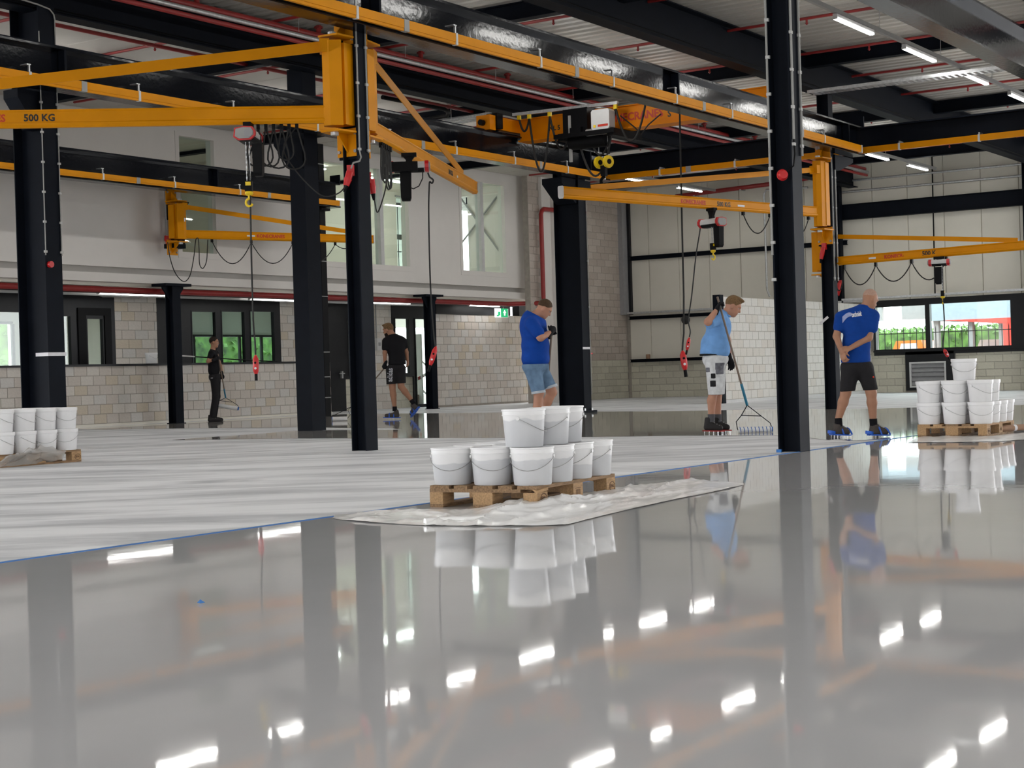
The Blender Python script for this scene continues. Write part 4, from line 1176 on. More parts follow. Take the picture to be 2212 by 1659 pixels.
def hoist(label, c, ax, L, z_track, bucket_d, hook, cab, pend, end_w=0.26, end_h=0.165, s=1.0, low=True):
    """electric chain hoist: body along ax, hung from the track; cab = pendant cable points, pend = (top, bottom) of the control"""
    c = Vector(c); ax = Vector(ax).normalized()
    sd = Vector((0, 0, 1)).cross(ax)
    t = thing('chain_hoist', label, 'hoist', c)
    w, h = end_w / 2, end_h / 2
    hexa = [(-w * .55, -h * .95), (w * .55, -h), (w, -h * .55), (w * .9, h * .75), (w * .1, h), (-w * .75, h * .9), (-w, h * .3), (-w, -h * .35)]
    body = MB().prism([(p[0] * .86, p[1] * .86) for p in hexa], c - ax * (L / 2), sd, (0, 0, 1), ax * L).build('hoist_body', M['lightgrey'], t)
    MB().prism([(p[0] * .8, p[1] * .5 - h * .55) for p in hexa], c - ax * (L * 0.47), sd, (0, 0, 1), ax * L * 0.94).build('gear_casing', M['black'], t)
    for q in (-1, 1):
        e = MB().prism(hexa, c + ax * (q * L / 2 - (0.05 if q < 0 else 0)), sd, (0, 0, 1), ax * 0.05).build('end_frame', M['red'], t)
        o2 = c + ax * (q * (L / 2 + (0.05 if q > 0 else 0.05)))
        MB().prism([(p[0] * .84, p[1] * .8) for p in hexa], c + ax * (q * (L / 2 + 0.05) - (0.0 if q > 0 else 0.012)), sd, (0, 0, 1), ax * 0.012).build('end_cover', M['conduit'], e)
        MB().cyl(o2 + sd * (-w * .4 * 1), o2 + sd * (-w * .4) + ax * (q * 0.02), h * 0.62, 14).build('fan_grille', M['midgrey'], e)
    # trolley on the track
    tz = c.z + h
    b = MB()
    b.box((c.x, c.y, z_track - 0.02), (0.2, 0.09, 0.05), ax, sd)
    b.prism([(-0.09, 0), (0.09, 0), (0.04, -(z_track - tz) * .6), (0.05, -(z_track - tz)), (-0.05, -(z_track - tz)), (-0.04, -(z_track - tz) * .6)], (c.x - sd.x * 0.03, c.y - sd.y * 0.03, z_track - 0.03), ax, (0, 0, 1), sd * 0.06)
    b.build('trolley', M['black'], t)
    # chain bag
    bp = c + Vector(bucket_d)
    B = 0.075 * s
    vs = []
    for z, k in ((0, 1), (-0.34 * s, 0.9), (-0.38 * s, 0.72)):
        vs += [bp + ax * (i * B * k) + sd * (j * B * k * 0.8) + Vector((0, 0, z)) for i, j in ((-1, -1), (1, -1), (1, 1), (-1, 1))]
    MB().add(vs, [(0, 1, 2, 3), (8, 11, 10, 9)] + [(l * 4 + i, (l + 1) * 4 + i, (l + 1) * 4 + (i + 1) % 4, l * 4 + (i + 1) % 4) for l in (0, 1) for i in range(4)]).build('chain_bag', M['black'], t)
    if hook is not None:
        hk = Vector(hook)
        for q in (-1, 1):
            b = MB()
            p0 = Vector((hk.x + sd.x * q * 0.022 * s, hk.y + sd.y * q * 0.022 * s, c.z - h * .8)); p1 = hk + sd * (q * 0.02 * s)
            n = max(4, int((p0 - p1).length / 0.03))
            for i in range(n):
                b.box(p0.lerp(p1, (i + .5) / n), (0.014, 0.006, 0.028) if i % 2 else (0.006, 0.014, 0.028), ax, sd)
            o = b.build('load_chain', M['galv'], t)
            o['kind'] = 'stuff'
        blk = MB().box(hk - Vector((0, 0, 0.055 * s)), (0.075 * s, 0.085 * s, 0.12 * s), ax, sd).build('hook_block', M['black'], t)
        for q in (-1, 1):
            MB().box(hk + ax * (q * 0.038 * s) - Vector((0, 0, 0.03 * s)), (0.003, 0.065 * s, 0.045 * s), ax, sd).build('block_label', M['hook'], blk)
        MB().lathe([(0.02 * s, 0.0), (0.045 * s, -0.01 * s), (0.05 * s, -0.035 * s), (0.03 * s, -0.055 * s), (0.0, -0.057 * s)], hk - Vector((0, 0, 0.112 * s)), 12).build('swivel', M['hook'], blk, 50)
        pts = [hk - Vector((0, 0, 0.16 * s)), hk - Vector((0, 0, 0.2 * s))]
        for k in range(11):
            th = math.radians(100 - k * 26)
            pts.append(hk + sd * (math.cos(th) * 0.04 * s) + Vector((0, 0, -0.25 * s + math.sin(th) * 0.045 * s)))
        MB().tube(pts, 0.015 * s, 8).build('hook', M['hook'], blk, 60)
    pc = MB().tube(smooth(cab), 0.012, 6).build('pendant_cable', M['rubber'], t, 60)
    pendant(t, *pend)
    return t
hoist('chain hoist with red and grey end, hanging under the upper left jib arm', (14.223, 13.13, 3.801), (0.83, 0.50, 0), 0.42, 3.95, (-0.016, -0.158, -0.117), (14.137, 13.073, 3.249),
      ((14.207, 13.062, 3.66), (14.142, 13.068, 3.506), (14.145, 13.061, 3.204), (14.136, 13.066, 2.327), (14.133, 13.064, 1.615), (14.139, 13.052, 1.34), (14.139, 13.05, 1.197)), ((14.139, 13.05, 1.192), (14.137, 13.05, 0.89)))
hb = hoist('chain hoist seen side on, black with one red end, beyond the near column', (17.113, 12.938, 3.684), (0.5543, -0.8323, 0), 0.42, 3.86, (-0.029, 0.043, -0.079), None,
      ((17.208, 12.705, 3.59), (17.22, 12.686, 3.533), (17.237, 12.661, 3.508), (17.247, 12.646, 3.483), (17.236, 12.662, 3.446), (17.219, 12.687, 3.466), (17.213, 12.695, 3.361), (17.204, 12.706, 3.084), (17.197, 12.71, 2.438), (17.197, 12.705, 1.945), (17.207, 12.685, 1.451), (17.217, 12.669, 1.266)), ((17.221, 12.664, 1.278), (17.156, 12.758, 0.943)), 0.2, 0.15)
MB().tube([(17.211, 12.791, 3.604), (17.209, 12.793, 3.524), (17.179, 12.836, 3.421), (17.138, 12.899, 3.386), (17.107, 12.944, 3.412)], 0.008, 5).build('motor_cable', M['rubber'], hb, 60)
MB().box((16.963, 12.948, 3.671), (0.42, 0.03, 0.13), (0.5543, -0.8323, 0), (0.8323, 0.5543, 0)).build('side_cover', M['black'], hb)
hc = hoist('chain hoist with yellow hook, hanging under the right jib arm', (26.38, 13.094, 3.529), (-0.35, -0.94, 0), 0.42, 3.79, (-0.027, -0.141, -0.08), (26.336, 13.066, 3.146),
      ((26.442, 13.362, 3.477), (26.43, 13.379, 3.351), (26.383, 13.444, 2.929), (26.326, 13.524, 2.211), (26.284, 13.582, 1.789), (26.298, 13.559, 1.576), (26.287, 13.575, 1.466)), ((26.287, 13.576, 1.458), (26.247, 13.632, 1.146)), 0.25, 0.17)
hd = hoist('small chain hoist under the lower right jib arm', (29.637, 10, 2.743), (0.2, -0.98, 0), 0.28, 2.85, (-0.061, 0, -0.09), (29.611, 9.945, 2.208), ((29.619, 9.936, 2.625), (29.613, 9.94, 2.104), (29.568, 9.913, 1.58), (29.545, 9.943, 1.19), (29.553, 9.931, 1.112)), ((29.553, 9.931, 1.112), (29.606, 9.848, 0.909)), 0.2, 0.13, 0.85)

# ================================================================== travelling bridge crane
t = thing('bridge_crane', 'orange travelling bridge crane with black hoist trolley, under the roof at centre', 'crane', (27.2, 15, 5.6))
MB().prism([(-0.11, 0), (0.11, 0), (0.11, 0.42), (-0.11, 0.42)], (27.2, 12.26, 5.56), (1, 0, 0), (0, 0, 1), (0, 5.4, 0)).box2((27.0, 12.26, 5.54), (27.4, 17.66, 5.57)).box2((27.05, 12.26, 5.98), (27.35, 17.66, 6.0)).build('girder', M['orange'], t)
e = MB().box2((26.5, 12.26, 5.3), (27.9, 12.4, 5.55)).build('end_carriage', M['orange'], t)
for y in (17.78,):
    e = MB().box2((26.25, y - 0.12, 5.72), (28.25, y + 0.12, 5.97)).build('end_carriage', M['orange'], t)
    for x in (26.4, 28.1):
        MB().cyl((x, y - 0.05, 5.8), (x, y + 0.05, 5.8), 0.1, 12).build('wheel', M['black'], e)
    MB().box2((25.95, y - 0.16, 5.68), (26.15, y + 0.16, 5.97)).build('buffer_plate', M['orange'], e)
    MB().cyl((25.85, y, 5.82), (25.97, y, 5.82), 0.06, 10).build('buffer', M['black'], e)
    MB().box2((26.15, y - 0.2, 5.72), (26.35, y + 0.05, 6.02)).build('travel_motor', M['black'], e)
fx = 27.088
ky = (27.09, 15.086, 5.768)
text('KONECRANES', 0.21, M['letter_red'], (fx, ky[1], ky[2]), (0, -1, 0), (0, 0, 1), t, align='CENTER')
ky = (27.09, 16.844, 5.739)
text('NL 5', 0.13, M['letter_black'], (fx, ky[1], ky[2]), (0, -1, 0), (0, 0, 1), t, align='CENTER')
ky = (27.09, 14.273, 5.728)
text('S', 0.17, M['letter_black'], (fx, ky[1], ky[2]), (0, -1, 0), (0, 0, 1), t, align='CENTER')
# trolley hung around the girder
ty = (26.8, 15.96, 5.493)[1]
tz = (26.8, 15.96, 5.493)[2]
MB().box2((26.55, ty - 0.75, 5.38), (27.7, ty - 0.62, 5.52)).box2((26.55, ty + 0.35, 5.38), (27.7, ty + 0.48, 5.52)).box2((26.5, ty - 0.8, 5.42), (26.6, ty + 0.55, 5.5)).build('trolley_frame', M['black'], t)
MB().box2((26.7, ty - 0.1, 5.5), (27.0, ty + 0.45, 6.0)).box2((26.62, ty + 0.0, 5.35), (26.95, ty + 0.25, 5.62)).build('hoist_motor', M['black'], t)
MB().cyl((26.75, ty - 0.5, 5.35), (26.75, ty + 0.3, 5.35), 0.15, 16).build('rope_drum', M['black'], t, 40)
MB().cyl((26.6, ty - 0.62, 5.48), (26.6, ty - 0.15, 5.48), 0.07, 12).build('gear_motor', M['galv'], t, 40)
bx = Vector((26.55, 15.452, 5.693))
pb = MB()
w2, h2 = 0.2, 0.19
pb.prism([(-w2, -h2 * .8), (-w2 * .85, -h2), (w2 * .85, -h2), (w2, -h2 * .8), (w2, h2 * .8), (w2 * .85, h2), (-w2 * .85, h2), (-w2, h2 * .8)], (26.5, bx.y, bx.z), (0, -1, 0), (0, 0, 1), (0.22, 0, 0))
p = pb.build('control_box', M['lightgrey'], t)
MB().box2((26.494, bx.y - 0.17, bx.z - 0.14), (26.5, bx.y + 0.05, bx.z - 0.1)).build('maker_strip', M['letter_red'], p)
MB().box2((26.493, bx.y + 0.1, bx.z - 0.15), (26.5, bx.y + 0.15, bx.z - 0.1)).build('warning_sign', M['hook'], p)
# grey festoon track in front of the girder, with cable loops
f0 = Vector((26.75, 17.6, 6.052)); f1 = Vector((26.75, 15.2, 6.006))
tr = MB().box((f0 + f1) / 2, ((f1 - f0).length, 0.06, 0.06), (f1 - f0), (1, 0, 0)).build('festoon_track', M['galv'], t)
for k in (0.06, 0.16, 0.36, 0.58, 0.68, 0.98):
    c = f0.lerp(f1, k)
    MB().box(c - Vector((0, 0, 0.07)), (0.07, 0.05, 0.09), (0, 1, 0), (-1, 0, 0)).build('cable_trolley', M['hook'], tr)
loops = [(0.06, 0.16, 0.35), (0.16, 0.36, 1.5), (0.36, 0.58, 0.95), (0.58, 0.98, 1.75), (0.68, 0.98, 1.2), (0.98, 1.25, 0.9)]
for a_, b_, s_ in loops:
    MB().tube(catenary(f0.lerp(f1, a_) - Vector((0, 0, 0.1)), f0.lerp(f1, b_) - Vector((0, 0, 0.1)), s_ * 0.72, 18), 0.022, 6).build('festoon_cable', M['rubber'], t, 60)
for k in (0,):
    MB().box((26.7, 16.248, 5.423), (0.05, 0.05, 0.9)).build('drop_bar', M['conduit'], t)
# hook block with two yellow sheave guards, hanging below
hkp = Vector((26.75, 15.535, 4.907))
for k, s_ in ((0, 0.11), (1, -0.09)):
    MB().lathe([(0.04, -0.03), (0.115, -0.03), (0.125, 0), (0.115, 0.03), (0.04, 0.03)], hkp + Vector((0, s_, 0)), 18, (0.4, 1, 0)).build('sheave_guard', M['hook'], t, 40)
    MB().lathe([(0.0, -0.04), (0.05, -0.04), (0.05, 0.04), (0, 0.04)], hkp + Vector((0, s_, 0)), 12, (0.4, 1, 0)).build('sheave_hub', M['black'], t, 40)
    MB().cyl(hkp + Vector((0, s_, 0.1)), Vector((hkp.x, hkp.y + s_, 5.4)), 0.008, 5).build('wire_rope', M['galv'], t)
MB().box(hkp - Vector((0, -0.01, 0.17)), (0.1, 0.1, 0.2)).build('hook_shank', M['black'], t)
pts = [hkp + Vector((0, 0.01, -0.26))]
for k in range(10):
    th = math.radians(95 - k * 27)
    pts.append(hkp + Vector((0, 0.01 + math.cos(th) * 0.07, -0.37 + math.sin(th) * 0.08)))
MB().tube(pts, 0.03, 8).build('hook', M['black'], t, 60)
MB().tube([(26.9, 13.955, 5.755), (26.9, 13.963, 4.94), (26.9, 13.977, 3.639), (26.9, 13.984, 2.249), (26.9, 14.006, 1.554), (26.9, 14.032, 1.364), (26.9, 14.046, 1.234)], 0.017, 6).build('pendant_cable', M['rubber'], t, 60)
MB().lathe([(0.07, -0.012), (0.085, 0), (0.07, 0.012)], (26.95, 13.985, 1.806), 14, (1, 0.4, 0)).build('cable_ring', M['rubber'], t, 50)
pendant(t, (26.9, 14.046, 1.234), (26.9, 13.985, 0.736), 0.062)
MB().tube([(26.8, 15.176, 5.762), (26.8, 14.861, 5.497), (26.8, 14.735, 5.36), (26.8, 14.58, 5.518), (26.8, 14.297, 5.696)], 0.014, 6).build('festoon_cable', M['rubber'], t, 60)


# ================================================================== pallets
def pallet(label, corner, rz, weather, stamps=True, broken=False):
    """four-way block pallet 1.2 x 0.8; corner is the near one, long side along local x, short side along local y"""
    t = thing('pallet', label, 'pallet', corner, rz)
    I = ROOT.pop(t.name)                                       # parts below are written in the pallet's own axes
    rnd = random.Random(int(corner[0] * 100))
    ys = [(0, 0.145), (0.185, 0.285), (0.3275, 0.4725), (0.515, 0.615), (0.655, 0.8)]
    for k, (a, b) in enumerate(ys):
        MB().box2((rnd.uniform(0, 0.006), a, 0.122), (1.2 - rnd.uniform(0, 0.006), b, 0.144)).build('deck_board', M['wood_dark' if rnd.random() < weather else 'wood'], t)
    for k, x in enumerate((0, 0.5275, 1.055)):
        MB().box2((x, 0.12 if broken and k == 0 else 0, 0.1), (x + 0.145, 0.8, 0.122)).build('stringer_board', M['wood_dark' if k == 0 and weather > 0.4 else 'wood'], t)
    for y, w in ((0, 0.1), (0.3275, 0.145), (0.7, 0.1)):
        MB().box2((0, y, 0), (1.2, y + w, 0.022)).build('bottom_board', M['wood_dark'], t)
        for k, x in enumerate((0, 0.5275, 1.055)):
            bl = MB().box2((x, y, 0.022), (x + 0.145, y + w, 0.1)).build('block', M['wood'], t)
            if stamps and y == 0 and k in (0, 2):
                ring = MB().lathe([(0.030, -0.001), (0.034, -0.001), (0.034, 0.001), (0.030, 0.001)], (x + 0.09, -0.001, 0.06), 20, (0, 1, 0), True)
                ring.v = [(x + 0.09 + (v[0] - x - 0.09) * 1.35, v[1], v[2]) for v in ring.v]
                ring.build('stamp_ring', M['stamp'], bl)
                text('EPAL', 0.03, M['stamp'], (x + 0.09, -0.0005, 0.061), (1, 0, 0), (0, 0, 1), bl, align='CENTER', depth=0.0008)
            if stamps and y == 0 and k == 1:
                for q in range(4):
                    MB().box2((x + 0.04 + q * 0.018, -0.0012, 0.045), (x + 0.048 + q * 0.018, 0, 0.08)).build('stamp_mark', M['stamp'], bl)
                MB().box2((x + 0.03, -0.0012, 0.088), (x + 0.115, 0, 0.091)).build('stamp_mark', M['stamp'], bl)
    if broken:
        for k in range(7):
            a = rnd.uniform(0, 0.1)
            MB().box((0.02 + 0.02 * k, 0.03 + a * 0.3, 0.125 + rnd.uniform(-0.012, 0.012)), (0.09, 0.012, 0.01), (rnd.uniform(-.5, .5), -1, rnd.uniform(-.5, .5)), (0.2, 0.1, 1)).build('splinter', M['wood_dark' if k % 2 else 'wood'], t)
        MB().box((0.05, -0.005, 0.115), (0.11, 0.03, 0.018), (1, -0.15, 0.12), (0, 1, 0)).build('broken_board_end', M['wood'], t)
    return t
RP = math.radians
pal_c = pallet('worn wooden pallet with a splintered corner, under the nearest white buckets', (8.6, 5.56, 0.004), RP(5.5), 0.7, broken=True)
pal_r = pallet('wooden pallet at right, under the lidded white buckets', (18.12, 5.62, 0.004), RP(2), 0.2)
pal_l = pallet('wooden pallet at the left edge, under stacked white buckets', (11.69, 14.69, 0), RP(0.5), 0.3)

# ================================================================== buckets
def bucket_mat():
    """white tub; the filling shows through as a slightly darker body below a wavy level"""
    m, nt, p = nodes('white_tub')
    p.inputs['Roughness'].default_value = 0.35
    tc = nt.nodes.new('ShaderNodeTexCoord')
    sp = nt.nodes.new('ShaderNodeSeparateXYZ')
    nt.links.new(tc.outputs['Object'], sp.inputs[0])
    n = nt.nodes.new('ShaderNodeTexNoise')
    n.inputs['Scale'].default_value = 6.0
    nt.links.new(tc.outputs['Object'], n.inputs['Vector'])
    oi = nt.nodes.new('ShaderNodeObjectInfo')
    a = nt.nodes.new('ShaderNodeMath'); a.operation = 'MULTIPLY_ADD'
    a.inputs[1].default_value = 0.09; a.inputs[2].default_value = 0.06
    nt.links.new(oi.outputs['Random'], a.inputs[0])
    b = nt.nodes.new('ShaderNodeMath'); b.operation = 'MULTIPLY_ADD'
    b.inputs[1].default_value = 0.06
    nt.links.new(n.outputs['Fac'], b.inputs[0]); nt.links.new(a.outputs[0], b.inputs[2])
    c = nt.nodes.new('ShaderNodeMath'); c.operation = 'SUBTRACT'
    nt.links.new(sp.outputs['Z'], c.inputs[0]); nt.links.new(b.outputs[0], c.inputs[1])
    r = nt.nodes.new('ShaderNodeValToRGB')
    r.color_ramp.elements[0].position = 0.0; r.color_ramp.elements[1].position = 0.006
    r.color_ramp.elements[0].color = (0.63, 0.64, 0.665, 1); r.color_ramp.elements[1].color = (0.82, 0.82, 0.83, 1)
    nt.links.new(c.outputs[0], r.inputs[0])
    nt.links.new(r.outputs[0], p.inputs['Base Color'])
    p.inputs['Subsurface Weight'].default_value = 0.15
    p.inputs['Subsurface Radius'].default_value = (0.02, 0.02, 0.02)
    return m
M['tub'] = bucket_mat()
M['tub_white'] = mat('white_tub_rim', (0.84, 0.84, 0.85), 0.35, var=0.02)

def bucket(label, lid):
    t = thing('bucket', label, 'bucket')
    ROOT.pop(t.name)
    H = 0.245
    prof = [(0.02, 0.0), (0.119, 0.0), (0.123, 0.006), (0.138, H - 0.045), (0.139, H - 0.004), (0.137, H), (0.134, H - 0.004), (0.118, 0.012), (0.02, 0.012)]
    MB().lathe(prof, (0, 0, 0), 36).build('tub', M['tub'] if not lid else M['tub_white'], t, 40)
    MB().lathe([(0.1385, H - 0.042), (0.1445, H - 0.042), (0.1445, H - 0.038), (0.141, H - 0.036), (0.141, H - 0.012), (0.1455, H - 0.010), (0.1455, H), (0.1385, H)], (0, 0, 0), 36, closed=True).build('rim', M['tub_white'], t, 40)
    if lid:
        MB().lathe([(0.0, H - 0.006), (0.122, H - 0.006), (0.126, H + 0.004), (0.1462, H + 0.004), (0.1478, H - 0.0), (0.1474, H - 0.03), (0.1462, H - 0.03), (0.146, H - 0.004), (0.0, H - 0.008)], (0, 0, 0), 36).build('lid', M['tub_white'], t, 40)
    pts = []
    for k in range(17):
        th = math.pi * k / 16
        pts.append((math.cos(th) * 0.1455, -math.sin(th) * 0.149, H - 0.06 - math.sin(th) ** 1.2 * 0.088))
    MB().tube(pts, 0.0022, 5).build('wire_handle', M['wire'], t, 60)
    for s in (-1, 1):
        MB().lathe([(0.0, 0), (0.014, 0), (0.012, 0.008), (0, 0.009)], (s * 0.139, 0, H - 0.06), 10, (s, 0, 0)).build('ear', M['tub_white'], t)
    return t
bk_open = None; bk_lid = None
def put_bucket(x, y, z, rz, label, group, lid=False, tilt=(0, 0)):
    global bk_open, bk_lid
    src = bk_lid if lid else bk_open
    if src is None:
        o = bucket(label, lid)
        if lid: bk_lid = o
        else: bk_open = o
    else:
        o = copy_tree(src)
    o.location = (x, y, z)
    o.rotation_euler = (tilt[0], tilt[1], rz)
    o['label'] = label; o['group'] = group
    return o
def on_pallet(cor, rz, x, y, z):
    c, s = math.cos(rz), math.sin(rz)
    return (cor[0] + x * c - y * s, cor[1] + x * s + y * c, cor[2] + z)
C0 = (8.60, 5.56, 0.004); R0 = RP(5.5)
xs = (0.14, 0.445, 0.75, 1.055); ysb = (0.10, 0.40, 0.70)
nm_x = ('front', 'second', 'third', 'rearmost'); nm_y = ('near', 'middle', 'far')
rnd = random.Random(11)
rot0 = [[-1.0, -0.75, -0.9], [-0.95, -0.2, 0.3], [-1.25, 0.8, 0.5], [-1.3, 0.4, 1.2]]
LB = {(0, 0): 'open white bucket on the splintered near corner of the pallet', (0, 1): 'open white bucket in the middle of the pallet front, handle hanging level', (0, 2): 'open white bucket at the far left of the pallet front',
      (1, 0): 'open white bucket second along the near side of the nearest pallet', (2, 0): 'open white bucket third along the near side of the nearest pallet', (3, 0): 'open white bucket last along the near side of the nearest pallet'}
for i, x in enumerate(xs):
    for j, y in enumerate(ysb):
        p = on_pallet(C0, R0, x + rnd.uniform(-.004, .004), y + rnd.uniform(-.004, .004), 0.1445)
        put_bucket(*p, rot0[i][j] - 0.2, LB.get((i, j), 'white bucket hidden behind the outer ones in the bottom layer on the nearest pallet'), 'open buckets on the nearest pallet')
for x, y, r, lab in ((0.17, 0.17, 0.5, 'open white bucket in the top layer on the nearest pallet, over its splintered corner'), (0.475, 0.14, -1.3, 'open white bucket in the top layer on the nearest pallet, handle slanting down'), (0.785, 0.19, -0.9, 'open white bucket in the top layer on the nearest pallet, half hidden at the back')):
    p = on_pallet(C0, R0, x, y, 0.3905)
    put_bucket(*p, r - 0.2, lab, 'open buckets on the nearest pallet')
C1 = (18.12, 5.62, 0.004); R1 = RP(2)
for L_, cells in ((0, [(i, j) for i in range(4) for j in range(3)]), (1, [(0, 0), (0, 1), (0, 2), (1, 0), (1, 1), (1, 2)])):
    for i, j in cells:
        p = on_pallet(C1, R1, xs[i] + rnd.uniform(-.002, .002), ysb[j] + 0.0 + rnd.uniform(-.002, .002), 0.1445 + L_ * 0.2495)
        lab = 'lidded white bucket, %s layer of the right pallet, %s row, %s from front' % (('bottom', 'second')[L_], nm_y[j], ('first', 'second', 'third', 'last')[i])
        put_bucket(*p, rnd.uniform(-1.2, -0.4), lab, 'lidded buckets on the right pallet', True)
p = on_pallet(C1, R1, 0.42, 0.36, 0.1445 + 2 * 0.2495)
put_bucket(*p, -1.2, 'single lidded white bucket on top of the right stack', 'lidded buckets on the right pallet', True)
C2 = (11.69, 14.69, 0.0); R2 = RP(0.5)
for L_ in (0, 1):
    for i in range(4):
        for j in range(3):
            p = on_pallet(C2, R2, xs[i] + rnd.uniform(-.002, .002), ysb[j] + rnd.uniform(-.002, .002), 0.1445 + L_ * 0.2495)
            lab = 'white bucket, %s layer of the left pallet, %s row, %s from left' % (('bottom', 'top')[L_], nm_y[j], ('first', 'second', 'third', 'last')[i])
            put_bucket(*p, rnd.uniform(-1.0, 0.6), lab, 'white buckets on the left pallet', True)
w = (26.342, 27.55, 1.368)
o = put_bucket(w[0], 27.56, 1.386, 0.4, 'white bucket standing alone on the low block wall', 'bucket on the wall', True)

# ================================================================== plastic film, tube, scraps
def film_mat():
    m, nt, p = nodes('milky_film')
    p.inputs['Base Color'].default_value = (0.95, 0.95, 0.95, 1)
    p.inputs['Roughness'].default_value = 0.18
    p.inputs['Alpha'].default_value = 0.96
    n = nt.nodes.new('ShaderNodeTexNoise'); n.inputs['Scale'].default_value = 7
    g = nt.nodes.new('ShaderNodeNewGeometry')
    nt.links.new(g.outputs['Position'], n.inputs['Vector'])
    b = nt.nodes.new('ShaderNodeBump'); b.inputs['Strength'].default_value = 0.15; b.inputs['Distance'].default_value = 0.03
    nt.links.new(n.outputs['Fac'], b.inputs['Height']); nt.links.new(b.outputs[0], p.inputs['Normal'])
    return m
M['film'] = film_mat()
def sheet(name, label, lower, upper, hgt, nu, nv, seed, amp=0.03, m='film', cat='plastic sheet'):
    """crumpled film between two ground outlines: long folds with sharp ridges; hgt(u,v) adds height"""
    def at(pl, u):
        q = u * (len(pl) - 1)
        i = min(int(q), len(pl) - 2)
        return Vector(pl[i][:2]).lerp(Vector(pl[i + 1][:2]), q - i)
    vs = []
    for i in range(nu + 1):
        for j in range(nv + 1):
            u, v = i / nu, j / nv
            p = at(lower, u).lerp(at(upper, u), v)
            c = Vector((p.x * 0.75 + p.y * 0.6, p.y * 2.0 - p.x * 0.6, seed))
            w = Vector((noise.noise(c * 0.8), noise.noise(c * 0.8 + Vector((9, 3, 1))), 0)) * 0.6
            rd = (1 - abs(noise.noise(c * 1.3 + w))) ** 7 + 0.5 * (1 - abs(noise.noise(c * 2.7 + w * 2))) ** 9 + 0.25 * (1 - abs(noise.noise(c * 5.3))) ** 9
            edge = min(1, 8 * min(u, 1 - u) + 0.2, 6 * v + 0.25)
            z = 0.007 + rd * amp * edge + hgt(u, v) * (0.7 + 0.35 * rd)
            n2 = Vector((noise.noise(c * 1.7 + Vector((5, 1, 2))), noise.noise(c * 1.7 + Vector((1, 7, 3))))) * 0.03
            vs.append((p.x + n2.x, p.y + n2.y, z))
    fs = [(i * (nv + 1) + j, (i + 1) * (nv + 1) + j, (i + 1) * (nv + 1) + j + 1, i * (nv + 1) + j + 1) for i in range(nu) for j in range(nv)]
    mb = MB().add(vs, fs)
    return tag(mb.build(name, M[m], smooth=25), label, cat)
def bumpg(u, c, w): return math.exp(-((u - c) / w) ** 2)
lowp = [(7.655, 6.479, 0), (7.501, 6.043, 0), (7.45, 5.608, 0), (7.47, 5.342, 0), (7.555, 5.048, 0), (7.663, 4.77, 0), (8.242, 4.875, 0), (9.11, 4.971, 0), (9.701, 5.007, 0), (10.738, 5.14, 0)]
upp = [(7.874, 6.625, 0), (8.126, 6.429, 0), (8.255, 6.191, 0), (8.383, 5.954, 0), (8.697, 5.807, 0), (9.18, 5.789, 0), (9.782, 5.78, 0), (10.483, 5.793, 0), (11.067, 5.748, 0), (10.824, 5.181, 0)]
def hz(u, v):
    z = 0.085 * bumpg(u, 0.52, 0.1) * bumpg(v, 0.75, 0.35) + 0.06 * bumpg(u, 0.42, 0.05) * bumpg(v, 0.5, 0.3) + 0.05 * bumpg(u, 0.7, 0.12) * bumpg(v, 0.8, 0.3)
    z += 0.035 * bumpg(u, 0.27, 0.12) * bumpg(v, 0.12, 0.16)
    return 0.62 * z * (1 - 0.9 * bumpg(v, 0, 0.04))
film = sheet('plastic_sheet', 'crumpled milky plastic sheet under and beside the nearest pallet', lowp, upp, hz, 150, 40, 3.7, 0.017)
# the rolled front edge of the sheet
b = MB()
pts = smooth([(7.476, 5.617, 0), (7.58, 5.553, 0), (7.643, 5.432, 0), (7.719, 5.369, 0)], 6)
vs = []
for i, p in enumerate(pts):
    r = 0.022 * (1.0 + 0.15 * math.sin(i * 1.7)) * (0.8 if i in (0, len(pts) - 1) else 1)
    vs.append(Vector((p.x, p.y, 0.024)))
b.tube(vs, 0.021, 12)
b.build('rolled_edge', M['film'], film, 70)
lowp = [(16.824, 6.086, 0), (16.808, 5.572, 0), (16.986, 5.182, 0), (17.46, 4.878, 0)]
upp = [(18.08, 6.4, 0), (18.161, 6.018, 0), (18.239, 5.615, 0), (18.998, 5.305, 0)]
sheet('plastic_sheet', 'thin flat plastic sheet lying in front of the right pallet', lowp, upp, lambda u, v: 0, 50, 14, 9.2, 0.014)
lowp = [(10.927, 14.156, 0), (11.633, 14.591, 0), (12.026, 14.683, 0), (12.349, 14.803, 0)]
upp = [(12.174, 15.766, 0), (12.53, 15.713, 0), (12.636, 15.509, 0), (12.583, 15.083, 0)]
M['film_clear'] = mat('clear_film', (0.5, 0.48, 0.46), 0.25, alpha=0.55, bump=0.6, bscale=9)
sheet('plastic_sheet', 'clear plastic film draped over the front of the left pallet', [(p[0], p[1] - 0.06) for p in lowp], [(p[0], 14.66) for p in upp], lambda u, v: 0.19 * v * (1 - 0.75 * u ** 2), 50, 20, 4.4, 0.05, 'film_clear')
